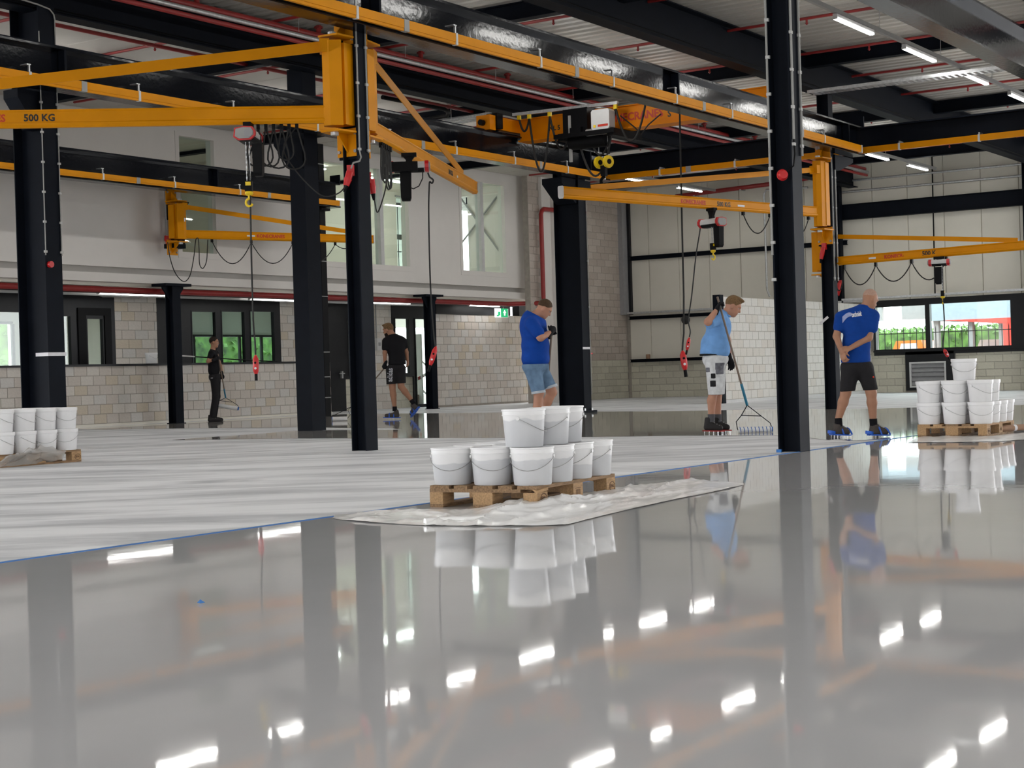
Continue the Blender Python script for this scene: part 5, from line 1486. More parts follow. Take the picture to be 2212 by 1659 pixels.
# cardboard tube
a0, a1 = Vector((18.813, 5.758, 0)), Vector((19.266, 5.592, 0))
d = (a1 - a0).normalized()
t = thing('cardboard_tube', 'brown cardboard tube lying beside the right pallet', 'tube', a0)
p0 = Vector((a0.x, a0.y, 0.058)); p1 = p0 + d * 0.62
MB().lathe([(0.03, 0), (0.038, 0), (0.038, 0.62), (0.03, 0.62)], p0, 20, d, True).build('tube_wall', M['cardboard'], t, 40)
MB().lathe([(0.0385, 0.36), (0.0392, 0.36), (0.0392, 0.41), (0.0385, 0.41)], p0, 20, d, True).build('paper_tape', M['tape_white'], t, 40)
MB().box2((-0.1, -0.1, 0), (0, 0, 0)).v
for k, (x_, y_) in enumerate(((4.526, 4.507, 0)[:2], (4.512, 4.474, 0)[:2])):
    pass
sc = (4.526, 4.507, 0)
b = MB().add([(sc[0], sc[1], 0.006), (sc[0] + 0.03, sc[1] + 0.004, 0.006), (sc[0] + 0.025, sc[1] + 0.025, 0.012), (sc[0] + 0.002, sc[1] + 0.02, 0.008), (sc[0] + 0.012, sc[1] + 0.012, 0.02)], [(0, 1, 4), (1, 2, 4), (2, 3, 4), (3, 0, 4), (0, 3, 2, 1)])
tag(b.build('tape_scrap', M['tape']), 'tiny scrap of blue tape on the glossy foreground floor', 'scrap')
sc = (15.901, 18.352, 0)
t = thing('tape_roll', 'small dark blue tape roll beside the left pallet', 'tape roll', (sc[0], sc[1], 0))
MB().lathe([(0.03, 0), (0.055, 0), (0.055, 0.05), (0.03, 0.05)], (sc[0], sc[1], 0.0), 16, closed=True).build('roll', M['tape'], t, 40)
# things at the back of the hall
t = thing('roller_pole', 'thin dark pole resting along the top of the low block wall', 'pole', (26.93, 27.3, 1.56))
MB().tube([(27.008, 27.38, 1.562), (28.826, 27.4, 1.461), (31.149, 27.42, 1.353)], 0.014, 6).build('shaft', M['black'], t, 60)
MB().tube([(27.008, 27.38, 1.562), (27.556, 27.385, 1.531)], 0.017, 6).build('pale_end', M['lightgrey'], t, 60)
c_ = (46.35, 25.49, 1.258)
t = thing('paint_can', 'small rust-red can standing on the lowest wall rail in the far corner', 'can', (46.38, c_[1], 1.272))
MB().lathe([(0.05, 0), (0.07, 0), (0.07, 0.14), (0.06, 0.15), (0.0, 0.15)], (46.38, c_[1], 1.272), 14).build('can_body', M['cardboard'], t, 40)
t = thing('cardboard_box', 'brown cardboard box on the floor inside the glazed office door', 'box', (38.75, 29.6, 0))
bx = Vector((38.75, 29.6, 0))
t.location = bx
ROOT[t.name] = Matrix.Translation(bx).inverted()
MB().box2((38.4, 29.4, 0), (39.1, 29.9, 0.34)).build('box_body', M['cardboard'], t)
MB().box2((38.38, 29.38, 0.34), (39.12, 29.92, 0.36)).build('lid_flaps', M['cardboard'], t)
t = thing('barrier_plank', 'red and white striped plank leaning inside the glazed office door', 'barrier', (38.5, 29.3, 0))
q0, q1 = Vector((38.707, 29.3, 0.794)), Vector((39.301, 29.3, 0.981))
MB().box((q0 + q1) / 2, ((q1 - q0).length, 0.02, 0.09), q1 - q0, (0, 1, 0)).build('plank', M['letter_white'], t)
for k in (0.35, 0.6):
    MB().box(q0.lerp(q1, k), (0.12, 0.026, 0.092), q1 - q0, (0, 1, 0)).build('red_stripe', M['red'], t)
for (a_, b_) in (((39.034, 29.5, 1.582), (39.582, 29.5, 1.237)), ((38.991, 29.5, 0.709), (39.538, 29.5, 0.371))):
    MB().box((Vector(a_) + Vector(b_)) / 2, ((Vector(b_) - Vector(a_)).length, 0.02, 0.05), Vector(b_) - Vector(a_), (0, 1, 0)).build('strut', M['lightgrey'], t)
MB().box2((39.0, 29.25, 0), (39.06, 29.55, 2.2)).build('upright', M['lightgrey'], t)


# ================================================================== people (bodies grown as one smooth surface from a signed distance field)
class Field:
    def __init__(s, lo, hi, h):
        s.h = h; s.lo = np.array(lo, float)
        s.n = np.ceil((np.array(hi) - s.lo) / h).astype(int) + 1
        s.d = np.full(s.n, 1.0, np.float32)
    def _win(s, lo, hi):
        a = np.maximum(np.floor((lo - s.lo) / s.h).astype(int), 0)
        b = np.minimum(np.ceil((hi - s.lo) / s.h).astype(int) + 1, s.n)
        if (b <= a).any(): return None, None
        g = np.meshgrid(*[s.lo[i] + s.h * np.arange(a[i], b[i]) for i in range(3)], indexing='ij')
        return tuple(slice(a[i], b[i]) for i in range(3)), np.stack(g, -1)
    def _mix(s, w, e, k, sub=False):
        c = s.d[w]
        if sub:
            e = -e
            hh = np.clip(0.5 - 0.5 * (c - e) / k, 0, 1)
            s.d[w] = c * (1 - hh) + e * hh + k * hh * (1 - hh)
        else:
            hh = np.clip(0.5 + 0.5 * (c - e) / k, 0, 1)
            s.d[w] = c * (1 - hh) + e * hh - k * hh * (1 - hh)
    def cap(s, p, q, r1, r2=None, k=0.03, sub=False, flat=None):
        """tapered capsule; flat = (axis vector, scale) squeezes it along an axis"""
        r2 = r1 if r2 is None else r2
        p = np.array(p, float); q = np.array(q, float)
        R = max(r1, r2) + 0.08 + k
        w, X = s._win(np.minimum(p, q) - R, np.maximum(p, q) + R)
        if w is None: return s
        v = q - p
        t = np.clip(((X - p) @ v) / max(v @ v, 1e-9), 0, 1)
        D = X - p - t[..., None] * v
        if flat is not None:
            ax = np.array(flat[0], float); ax /= np.linalg.norm(ax)
            D = D + (D @ ax)[..., None] * ax * (1 / flat[1] - 1)
        e = np.linalg.norm(D, axis=-1) - (r1 + (r2 - r1) * t)
        s._mix(w, e, k, sub)
        return s
    def ell(s, c, rad, ax=None, k=0.03, sub=False):
        """ellipsoid with radii along the three axes ax"""
        c = np.array(c, float); rad = np.array(rad, float)
        A = np.eye(3) if ax is None else np.array([np.array(a, float) / np.linalg.norm(a) for a in ax])
        R = rad.max() + 0.08 + k
        w, X = s._win(c - R, c + R)
        if w is None: return s
        L = (X - c) @ A.T
        k0 = np.linalg.norm(L / rad, axis=-1); k1 = np.linalg.norm(L / rad ** 2, axis=-1)
        e = np.where(k1 > 1e-6, k0 * (k0 - 1) / np.maximum(k1, 1e-6), -rad.min())
        s._mix(w, e, k, sub)
        return s
    def cut(s, p, n):
        """keep the side of the plane that n points away from"""
        w, X = s._win(s.lo - 1, s.lo + s.n * s.h + 1)
        n = np.array(n, float); n /= np.linalg.norm(n)
        s.d = np.maximum(s.d, ((X - np.array(p, float)) @ n).astype(np.float32))
        return s
    def mesh(s):
        d = s.d.copy()
        for a in range(3):
            i = [slice(None)] * 3; i[a] = 0; d[tuple(i)] = 1; i[a] = -1; d[tuple(i)] = 1
        n = np.array(d.shape)
        ins = d < 0
        off = [(i, j, k) for i in (0, 1) for j in (0, 1) for k in (0, 1)]
        sl = lambda o: tuple(slice(o[a], n[a] - 1 + o[a]) for a in range(3))
        cnt = sum(ins[sl(o)].astype(np.int8) for o in off)
        cell = (cnt > 0) & (cnt < 8)
        idx = np.argwhere(cell)
        num = -np.ones(cell.shape, int)
        num[tuple(idx.T)] = np.arange(len(idx))
        acc = np.zeros((len(idx), 3)); m = np.zeros(len(idx))
        for a in off:
            for ax in range(3):
                if a[ax] == 0:
                    b = list(a); b[ax] = 1
                    da = d[tuple((idx + a).T)]; db = d[tuple((idx + b).T)]
                    cr = (da < 0) != (db < 0)
                    t = np.where(cr, da / np.where(cr, da - db, 1), 0)
                    P = np.array(a, float) + np.outer(t, np.eye(3)[ax])
                    acc += P * cr[:, None]; m += cr
        V = s.lo + s.h * (idx + acc / m[:, None])
        F = []
        for ax in range(3):
            b, c = (ax + 1) % 3, (ax + 2) % 3
            i0 = [slice(None)] * 3; i1 = [slice(None)] * 3
            i0[ax] = slice(0, -1); i1[ax] = slice(1, None)
            A = ins[tuple(i0)]; B = ins[tuple(i1)]
            E = np.argwhere(A != B)
            E = E[(E[:, b] > 0) & (E[:, c] > 0) & (E[:, b] < n[b] - 1) & (E[:, c] < n[c] - 1)]
            eb = np.eye(3, dtype=int)[b]; ec = np.eye(3, dtype=int)[c]
            q = np.stack([num[tuple((E - eb - ec).T)], num[tuple((E - ec).T)], num[tuple(E.T)], num[tuple((E - eb).T)]], 1)
            fl = A[tuple(E.T)]
            q[~fl] = q[~fl][:, ::-1]
            F.append(q)
        return V, np.concatenate(F)
    def build(s, name, m, parent):
        V, F = s.mesh()
        me = bpy.data.meshes.new(name)
        me.from_pydata(V.tolist(), [], F.tolist())
        me.materials.append(m)
        me.polygons.foreach_set('use_smooth', [True] * len(me.polygons))
        o = bpy.data.objects.new(name, me)
        COL.objects.link(o)
        o.parent = parent
        return o

def nv(v): v = np.array(v, float); return v / np.linalg.norm(v)

class Person:
    """frame: x to the picture's right, y away from the camera, z up, origin on the floor between the feet"""
    def __init__(s, label, base, px0, py0, sc, crop):
        # sc: pixels per metre at this person; crop: (x, y, zoom) of the study the joint points were read from
        yaw = YAW - math.atan((px0 - 1106) / 3467)
        s.t = bpy.data.objects.new('person', None); COL.objects.link(s.t)
        s.t.location = (base[0], base[1], 0)
        s.t.rotation_euler = (0, 0, yaw - math.pi / 2)
        ROOT[s.t.name] = None
        tag(s.t, label, 'person')
        s.p0 = (px0, py0); s.sc = sc; s.crop = crop
        s.rz = yaw - math.pi / 2; s.base = base
    def P(s, cx, cy, y=0.0):
        px = s.crop[0] + cx / s.crop[2]; py = s.crop[1] + cy / s.crop[2]
        dx = (px - s.p0[0]) / s.sc; du = (s.p0[1] - py) / s.sc
        k = 1 + y * s.sc / 3467.0
        return np.array([(dx + .03 * du) * k, y, (du - .03 * dx - 0.86) * k + 0.86])
    def W(s, v):
        c, sn = math.cos(s.rz), math.sin(s.rz)
        return Vector((s.base[0] + v[0] * c - v[1] * sn, s.base[1] + v[0] * sn + v[1] * c, v[2]))
    def head(s, f, C, fd, k=1.0, ud=(0, 0, 1), side=None):
        fd = nv(fd); ud = np.array(ud, float); ud = nv(ud - fd * (ud @ fd)); sd = np.cross(fd, ud)
        s.hd = (C, fd, ud, sd, k)
        A = [fd, sd, ud]
        f.ell(C + ud * .028 * k - fd * .012 * k, (.100 * k, .079 * k, .096 * k), A, .02)
        f.ell(C + fd * .028 * k - ud * .05 * k, (.066 * k, .062 * k, .078 * k), A, .03)
        f.ell(C + fd * .06 * k - ud * .098 * k, (.026 * k, .03 * k, .022 * k), A, .025)            # chin
        f.cap(C + fd * .086 * k + ud * .012 * k, C + fd * .106 * k - ud * .026 * k, .009 * k, .0135 * k, .016)   # nose
        f.cap(C + fd * .083 * k + ud * .028 * k + sd * .04 * k, C + fd * .083 * k + ud * .028 * k - sd * .04 * k, .013 * k, .013 * k, .02)  # brow
        for q in (-1, 1):
            f.ell(C + fd * .087 * k + sd * q * .034 * k + ud * .006 * k, (.014 * k, .017 * k, .011 * k), A, .012, True)   # eye hollows
            f.ell(C + sd * q * .080 * k - fd * .008 * k - ud * .012 * k, (.020 * k, .010 * k, .032 * k), A, .008)         # ears
        f.cap(C + fd * .088 * k - ud * .063 * k + sd * .02 * k, C + fd * .088 * k - ud * .063 * k - sd * .02 * k, .009 * k, .009 * k, .01)   # lips
        f.cap(C + fd * .1 * k - ud * .064 * k + sd * .018 * k, C + fd * .1 * k - ud * .064 * k - sd * .018 * k, .003 * k, .003 * k, .006, True)
        return s
    def eyes(s, m_eye):
        C, fd, ud, sd, k = s.hd
        for q in (-1, 1):
            c = C + fd * .073 * k + sd * q * .032 * k + ud * .005 * k
            e = MB().sphere(c, .0098 * k, 10).build('eye', M['eye'], s.t, 60)
            MB().sphere(c + fd * .0062 * k, .0058 * k, 8).build('iris', m_eye, e, 60)
    def hair(s, m, front=.07, low=-.012, thick=1.025, quiff=False, name='hair'):
        C, fd, ud, sd, k = s.hd
        A = [fd, sd, ud]
        f = Field(C - .2, C + .2, .007)
        f.ell(C + ud * .039 * k - fd * .016 * k, (.1 * k * thick, .079 * k * thick, .096 * k * thick), A, .01)
        if quiff: f.ell(C + fd * .05 * k + ud * .112 * k, (.05 * k, .055 * k, .022 * k), A, .03)
        f.cut(C + fd * front * k + ud * .07 * k, nv(fd - ud * .8))
        f.cut(C + ud * low * k, nv(fd * .5 - ud))
        for q in (-1, 1):
            f.ell(C + sd * q * .083 * k + fd * .0 * k - ud * .01 * k, (.022 * k, .03 * k, .03 * k), A, .006, True)
        return f.build(name, m, s.t)
    def beard(s, m):
        C, fd, ud, sd, k = s.hd
        A = [fd, sd, ud]
        f = Field(C - .2, C + .2, .007)
        f.ell(C + fd * .030 * k - ud * .055 * k, (.070 * k, .066 * k, .080 * k), A, .02)
        f.ell(C + fd * .06 * k - ud * .105 * k, (.034 * k, .036 * k, .03 * k), A, .025)
        f.cut(C - ud * .048 * k, nv(ud + fd * .15))
        return f.build('beard', m, s.t)
    def glove(s, wrist, d, n, m, curl=(60, 70), k=1.0, name='glove', f=None, cuff=True, spread=1.0):
        """five-fingered hand from the wrist along d, palm facing n; as a glove of its own, or grown into field f"""
        own = f is None
        W_ = np.array(wrist, float); d = nv(d); n = np.array(n, float); n = nv(n - d * (n @ d)); sd = np.cross(d, n)
        if own: f = Field(W_ - .26, W_ + .26, .0065)
        r = .0115 * k if own else .0098 * k
        pc = W_ + d * .05 * k
        f.ell(pc, (.056 * k, .045 * k, .021 * k), [d, sd, n], .012)
        if cuff: f.cap(W_ - d * .045 * k, W_ + d * .02 * k, .034 * k, .032 * k, .012)
        for q, (o, L) in enumerate(((-.034, .066), (-.0115, .078), (.0115, .082), (.034, .072))):
            b = W_ + d * (.088 - abs(o) * .25) * k + sd * o * k
            a1 = math.radians(curl[0] + 4 * q); a2 = math.radians(curl[0] + curl[1] + 6 * q)
            d1 = d * math.cos(a1) + n * math.sin(a1) + sd * o * 2.0 * (spread - 1)
            d2 = d * math.cos(a2) + n * math.sin(a2)
            m1 = b + d1 * L * .55 * k
            f.cap(b - d * .012 * k, m1, r * 1.08, r, .007).cap(m1, m1 + d2 * L * .5 * k, r, r * .82, .005)
        tb = W_ + d * .026 * k + sd * .038 * k
        t1 = tb + (d * .62 + sd * .55 + n * .45) * .042 * k
        f.cap(W_ + d * .02 * k + sd * .02 * k, tb, r * 1.4, r * 1.25, .01).cap(tb, t1, r * 1.25, r * 1.05, .006).cap(t1, t1 + (d * .55 + n * .75 - sd * .1) * .034 * k, r * 1.05, r * .85, .005)
        if own:
            return f.build(name, m, s.t)
    def spikes(s, heel, toe, zs, plate_m, n=5, strap=None):
        """spiked sole under a shoe; returns the sole object"""
        heel = np.array(heel, float); toe = np.array(toe, float)
        d = nv((toe - heel) * (1, 1, 1)); sd = nv(np.cross((0, 0, 1), d)); dn = np.cross(d, sd); dn = dn if dn[2] < 0 else -dn
        b = MB()
        pr = [(-.03, -.035), (.02, -.04), (.16, -.048), (.25, -.04), (.29, -.015), (.29, .015), (.25, .04), (.16, .048), (.02, .04), (-.03, .035)]
        L = np.linalg.norm(toe - heel) / .27
        b.prism([(p[0] * L, p[1]) for p in pr], heel, d, sd, dn * .014)
        o = b.build('spiked_sole', plate_m, s.t)
        for i in range(n):
            for q in (-1, 1):
                c = heel + d * (L * (.0 + .26 * i / (n - 1))) + sd * q * .028 + dn * .014
                MB().cyl(c, c + dn * zs, .0035, 5, .0015).build('spike', M['wire'], o)
        return o
    def shoe(s, ankle, heel, toe, m, h=.10, w=.043):
        """low boot from heel to toe, open at the ankle"""
        ankle = np.array(ankle, float); heel = np.array(heel, float); toe = np.array(toe, float)
        lo = np.minimum(np.minimum(ankle, heel), toe) - .12; hi = np.maximum(np.maximum(ankle, heel), toe) + .12
        f = Field(lo, hi, .008)
        d = nv(toe - heel); upv = nv(ankle - heel - d * ((ankle - heel) @ d))
        f.cap(heel + d * .035 + upv * .04, heel + d * .05 + upv * (h + .02), .044, .05, .02)
        f.cap(heel + d * .04 + upv * .035, toe - d * .05 + upv * .032, .043, .040, .02)
        f.cap(heel + d * .09 + upv * .075, toe - d * .06 + upv * .035, .036, .03, .03)
        f.cut(heel, -upv)
        f.cut(ankle + upv * .01, upv)
        o = f.build('shoe', m, s.t)
        b = MB()
        for k in range(4):
            c = heel + d * (.1 + .032 * k) + upv * (.118 - .017 * k)
            sd = np.cross(d, upv)
            b = MB().cyl(c - sd * .03, c + sd * .03, .005, 5)
            b.build('lace', M['midgrey'], o)
        return o

def mk(n, c, r=0.8, v=0.08, sc=12, bump=0.6, bs=9):
    return mat(n, c, r, var=v, scale=sc, bump=bump, bscale=bs, spec=0.2)
M['eye'] = mat('eye_white', (0.42, 0.38, 0.36), 0.4)
M['skin'] = mat('skin', (0.44, 0.22, 0.145), 0.5, var=0.08, scale=10, spec=0.35)
M['skin_tan'] = mat('skin_tanned', (0.36, 0.18, 0.11), 0.5, var=0.08, scale=10, spec=0.35)
M['skin_pale'] = mat('skin_pale', (0.55, 0.31, 0.23), 0.5, var=0.08, scale=10, spec=0.35)
M['hair_brown'] = mk('hair_brown', (0.07, 0.04, 0.02), 0.6, 0.3, 60, 0.6, 120)
M['hair_dark'] = mk('hair_dark', (0.02, 0.012, 0.008), 0.6, 0.3, 60, 0.6, 120)
M['hair_blond'] = mk('hair_blond', (0.17, 0.10, 0.045), 0.6, 0.3, 60, 0.6, 120)
M['stubble'] = mk('grey_stubble', (0.42, 0.27, 0.21), 0.7, 0.15, 90, 0.2, 160)
M['shirt_light'] = mk('light_blue_cloth', (0.16, 0.34, 0.66))
M['shirt_blue'] = mk('royal_blue_cloth', (0.002, 0.042, 0.25))
M['shirt_blue2'] = mk('bright_blue_cloth', (0.003, 0.05, 0.31))
M['cloth_black'] = mk('black_cloth', (0.006, 0.006, 0.008))
M['cloth_char'] = mk('charcoal_cloth', (0.016, 0.015, 0.017))
M['denim'] = mk('denim', (0.13, 0.21, 0.32), 0.9, 0.25, 9)
M['denim_cuff'] = mk('denim_cuff', (0.45, 0.5, 0.55), 0.9)
M['shorts_white'] = mk('paint_stained_cloth', (0.58, 0.59, 0.60), 0.9, 0.15, 14)
M['pocket'] = mk('grey_pocket', (0.13, 0.13, 0.15), 0.9, 0.4, 25)
M['glove'] = mk('black_glove', (0.007, 0.007, 0.009), 0.7)
M['boot'] = mk('dark_boot', (0.022, 0.02, 0.021), 0.6)
M['shoe_grey'] = mk('grey_shoe', (0.07, 0.06, 0.055), 0.8)
M['sole_blue'] = mat('blue_sole', (0.008, 0.10, 0.55), 0.45, var=0.08)
M['sole_red'] = mat('red_sole', (0.35, 0.02, 0.02), 0.5, var=0.08)
M['sock'] = mk('black_sock', (0.006, 0.006, 0.008), 0.9)
M['sock_grey'] = mk('grey_sock', (0.09, 0.09, 0.10), 0.9)
M['fleece'] = mk('roller_fleece', (0.85, 0.85, 0.85), 0.95, 0.06, 60, 0.7, 90)
M['fleece_blue'] = mk('roller_blue', (0.02, 0.12, 0.42), 0.95)
M['pole'] = mat('aluminium_brown', (0.16, 0.115, 0.085), 0.5, var=0.1)
M['grip_blue'] = mat('teal_grip', (0.01, 0.16, 0.27), 0.5, var=0.1)

def on_back(g_, px, pz):
    """where the near surface of a garment lies at x, z (its depth axis is y)"""
    fx = min(max((px - g_.lo[0]) / g_.h, 0), g_.n[0] - 2); fz = min(max((pz - g_.lo[2]) / g_.h, 0), g_.n[2] - 2)
    i, k = int(fx), int(fz); u, v = fx - i, fz - k
    D = g_.d
    col = (D[i, :, k] * (1 - u) + D[i + 1, :, k] * u) * (1 - v) + (D[i, :, k + 1] * (1 - u) + D[i + 1, :, k + 1] * u) * v
    w = np.where(col < 0)[0]
    if not len(w) or w[0] == 0: return 0.0
    j = w[0]
    return g_.lo[1] + g_.h * (j - 1 + col[j - 1] / (col[j - 1] - col[j]))

def roller(label, pole_pts, grip_from, frame, cross, roll, r, dark='pole', stripes=9, striped=True):
    """long-handled floor roller in world coordinates; frame = list of polylines from the handle to the roller ends"""
    t = thing('floor_roller', label, 'paint roller', ((roll[0] + roll[1]) / 2))
    a, b = Vector(pole_pts[0]), Vector(pole_pts[-1])
    MB().cyl(a, b, 0.014, 10).build('handle', M[dark], t, 40)
    g = a.lerp(b, grip_from)
    MB().cyl(g, b, 0.0185, 10).build('grip_sleeve', M['grip_blue'], t, 40)
    for pl in frame:
        MB().tube(pl, 0.0065, 6).build('frame_rod', M['steel'], t, 60)
    if cross: MB().tube(cross, 0.006, 6).build('cross_rod', M['steel'], t, 60)
    r0, r1 = Vector(roll[0]), Vector(roll[1])
    d = (r1 - r0)
    L = d.length; d.normalize()
    prof = []
    n = 40
    for i in range(n + 1):
        prof.append((r * (1 + 0.05 * (i % 2)), L * i / n))
    sl = MB().lathe([(0.0, 0)] + prof + [(0.0, L)], r0, 18, d).build('roller_sleeve', M['fleece'], t, 60)
    if striped:
        for i in range(stripes):
            c = r0 + d * (L * (i + 0.6) / stripes)
            ds = (d + Vector((0.25, 0.0, 0.35)) * 0.5).normalized()
            MB().lathe([(r * 1.0, -.0045), (r * 1.085, -.0045), (r * 1.085, .0045), (r * 1.0, .0045)], c, 18, ds, True).build('blue_stripe', M['fleece_blue'], sl)
    MB().cyl(r1, r1 + d * 0.015, r * 0.95, 14).build('roller_cap', M['fleece_blue'], t)
    return t


# ------------------------------------------------------------------ man in the light blue polo, leaning on a long roller
p = Person('man in light blue polo and stained white work shorts, holding a long roller upright', (19.325, 9.608, 0), 1549, 937, 161.90, (1480, 620, 4.879))
P = p.P
f = Field((-.6, -.75, -.02), (.6, .55, 2.0), .0105)
HC = P(503, 205, 0.0)
p.head(f, HC, (.86, 0.02, -.5), 1.06)
f.cap(P(405, 300, 0), P(478, 232, 0), .068, .06, .04)
f.cap(P(350, 430, 0), P(320, 680, 0), .10, .12, .05)                          # trunk inside the shirt
f.cap(P(318, 700, 0), P(318, 800, 0), .12, .11, .05)
SN, EN, WN = P(350, 330, -.19), P(240, 368, -.40), P(336, 238, -.36)
SF, EF, WF = P(395, 335, .18), P(448, 570, .23), P(468, 752, .12)
f.cap(P(385, 330, 0), SN, .055, .05, .03).cap(SN, EN, .062, .05, .03).cap(EN, WN, .05, .031, .02)
f.cap(P(385, 330, 0), SF, .055, .05, .03).cap(SF, EF, .052, .043, .03).cap(EF, WF, .043, .029, .02)
for hp, kn, an in ((P(300, 800, -.10), P(305, 1085, -.11), P(275, 1375, -.10)), (P(330, 800, .10), P(350, 1090, .11), P(348, 1375, .10))):
    cf = kn * .62 + an * .38 + np.array((-.018, 0, 0))
    f.cap(hp, kn, .092, .062, .03).cap(kn, cf, .058, .060, .02).cap(cf, an, .058, .040, .02)
f.build('body', M['skin'], p.t)
p.hair(M['hair_blond'], .07, -.01, 1.03, True)
p.eyes(M['letter_black'])
g = Field((-.6, -.65, .7), (.6, .45, 1.8), .0105)
g.ell(P(352, 420, 0), (.168, .205, .215), k=.05).ell(P(318, 610, 0), (.196, .20, .20), k=.06).ell(P(312, 690, 0), (.195, .20, .11), k=.05)
g.cap(P(372, 305, -.1), P(372, 305, .1), .065, .065, .06).cap(P(400, 285, 0), P(425, 258, 0), .075, .068, .03)
g.cap(SN, P(255, 380, -.365), .08, .078, .04)
g.cap(SF, P(418, 465, .2), .078, .072, .04)
g.cut(P(300, 728, 0), nv((-.06, 0, -1)))
g.cut(P(432, 262, 0), nv((.55, 0, .85)))
g.cut(P(248, 384, -.37), nv(EN - SN))
g.build('polo_shirt', M['shirt_light'], p.t)
c = P(440, 290, 0)
MB().tube([c + np.array((math.cos(a) * .062 - .02, math.sin(a) * .075, .02 * math.cos(a) * -1.6)) for a in np.linspace(.35, 2 * math.pi - .35, 16)], .014, 6).build('collar', M['shirt_light'], p.t, 60)
g = Field((-.5, -.45, .4), (.5, .45, 1.3), .0105)
g.ell(P(318, 760, 0), (.175, .185, .13), k=.04)
g.cap(P(308, 790, -.09), P(322, 1140, -.105), .125, .098, .05).cap(P(330, 790, .09), P(345, 1140, .105), .125, .09, .05)
g.cut(P(320, 1135, 0), (0, 0, -1)).cut(P(310, 716, 0), (0, 0, 1))
sh = g.build('work_shorts', M['shorts_white'], p.t)
MB().tube([P(165, 716, 0) + np.array((.17 - .175 * math.cos(a), -.187 * math.sin(a), 0)) for a in np.linspace(0, 2 * math.pi, 24)], .014, 6).build('belt', M['cloth_black'], p.t, 60)
for q, (x0, y0, x1, y1, yy) in enumerate(((205, 850, 262, 900, -.222), (315, 800, 420, 920, -.222), (262, 985, 325, 1052, -.212), (270, 910, 322, 965, -.216))):
    a, b = P(x0, y0, yy), P(x1, y1, yy)
    w, h = b[0] - a[0], a[2] - b[2]
    gg = Field(a - (.04, .05, h + .04), b + (.04, .10, h + .04), .008)
    gg.ell(P(318, 760, 0), (.178, .189, .133), k=.04).cap(P(308, 790, -.09), P(322, 1140, -.105), .13, .103, .05)
    for pt, nn in ((a, (-1, 0, 0)), (b, (1, 0, 0)), (a, (0, 0, 1)), (b, (0, 0, -1)), (np.array((0, -.10, 0)), (0, 1, 0))):
        gg.cut(pt, nn)
    gg.build('pocket_patch', M['pocket'] if q < 2 else M['cloth_char'], sh)
gl1 = p.glove(WN, P(362, 172, -.37) - WN, (.75, .1, -.2), M['glove'], (55, 80), 1.05)
gl2 = p.glove(WF, P(500, 870, .10) - WF, (-.4, -.6, .1), M['glove'], (14, 22), 1.05)
for (an, heel, toe) in ((P(275, 1375, -.10), P(205, 1510, -.10), P(405, 1512, -.12)), (P(348, 1375, .10), P(300, 1502, .10), P(478, 1504, .08))):
    MB().cyl(an + np.array((0, 0, -.06)), an + np.array((0, 0, .045)), .046, 14, .047).build('sock', M['sock_grey'], p.t, 60)
    p.shoe(an + np.array((0, 0, -.01)), heel, toe, M['boot'], .12)
    p.spikes(heel, toe, .035, M['sole_red'])
top, gr, bot = P(338, 105, -.355), P(372, 235, -.35), P(650, 1245, -.02)
bot = top + (gr - top) / np.linalg.norm(gr - top) * 0 + (bot - top)
zr = .036
ra, rb = P(556, 1497, .02), P(905, 1497, .02)
ra[2] = rb[2] = zr + .006
W = p.W
roller('long floor roller with blue striped sleeve, held by the man in the light blue polo', [W(top), W(bot)], .80,
       [[W(bot), W(P(590, 1352, 0)), W(P(536, 1420, .01)), W(P(548, 1495, .02)), W(ra)], [W(bot), W(P(795, 1358, 0)), W(P(888, 1430, .01)), W(P(912, 1492, .02)), W(rb)]],
       [W(P(590, 1352, 0)), W(P(795, 1358, 0))], (W(ra), W(rb)), zr)

# ------------------------------------------------------------------ bald man seen from behind, hands clasped at his back
p = Person('bald man in blue t-shirt and black shorts, seen from behind, hands clasped at his back', (18.018, 7.091, 0), 1858, 946, 183.13, (1760, 620, 4.88))
P = p.P
f = Field((-.45, -.4, -.02), (.45, .4, 1.95), .0095)
p.head(f, P(578, 138, .02), (.66, .52, -.42), .95)
f.cap(P(515, 235, .0), P(558, 175, .01), .064, .058, .04)
f.cap(P(450, 380, 0), P(440, 800, 0), .10, .10, .05)
SL, EL, WL = P(275, 320, 0), P(233, 520, -.04), P(288, 690, -.15)
SR, ER, WR = P(612, 310, .0), P(566, 535, -.05), P(368, 648, -.16)
f.cap(P(480, 320, 0), SL, .05, .045, .03).cap(SL, EL, .05, .042, .03).cap(EL, WL, .043, .029, .02)
f.cap(P(480, 320, 0), SR, .05, .045, .03).cap(SR, ER, .05, .042, .03).cap(ER, WR, .043, .029, .02)
p.glove(WL, P(312, 770, -.17) - WL, (.35, .5, 0), None, (35, 45), .95, f=f, cuff=False)
p.glove(WR, P(300, 655, -.17) - WR, (-.1, .55, -.5), None, (45, 55), .95, f=f, cuff=False)
for hp, kn, an in ((P(370, 850, 0), P(328, 1120, .0), P(252, 1395, 0)), (P(520, 850, 0), P(592, 1120, .0), P(612, 1400, 0))):
    cf = kn * .66 + an * .34
    f.cap(hp, kn, .085, .064, .03).cap(kn, cf, .058, .060, .02).cap(cf, an, .060, .039, .02)
f.build('body', M['skin_tan'], p.t)
p.hair(M['stubble'], .0, -.02, .985, name='hair_stubble')
p.eyes(M['letter_black'])
g = Field((-.45, -.35, .6), (.45, .35, 1.75), .0105)
g.ell(P(455, 390, 0), (.185, .125, .20), k=.06).ell(P(438, 600, 0), (.165, .12, .22), k=.06).ell(P(430, 770, 0), (.172, .125, .14), k=.06)
g.cap(P(335, 300, 0), P(575, 295, 0), .07, .07, .06).cap(P(480, 270, 0), P(520, 215, 0), .085, .07, .04)
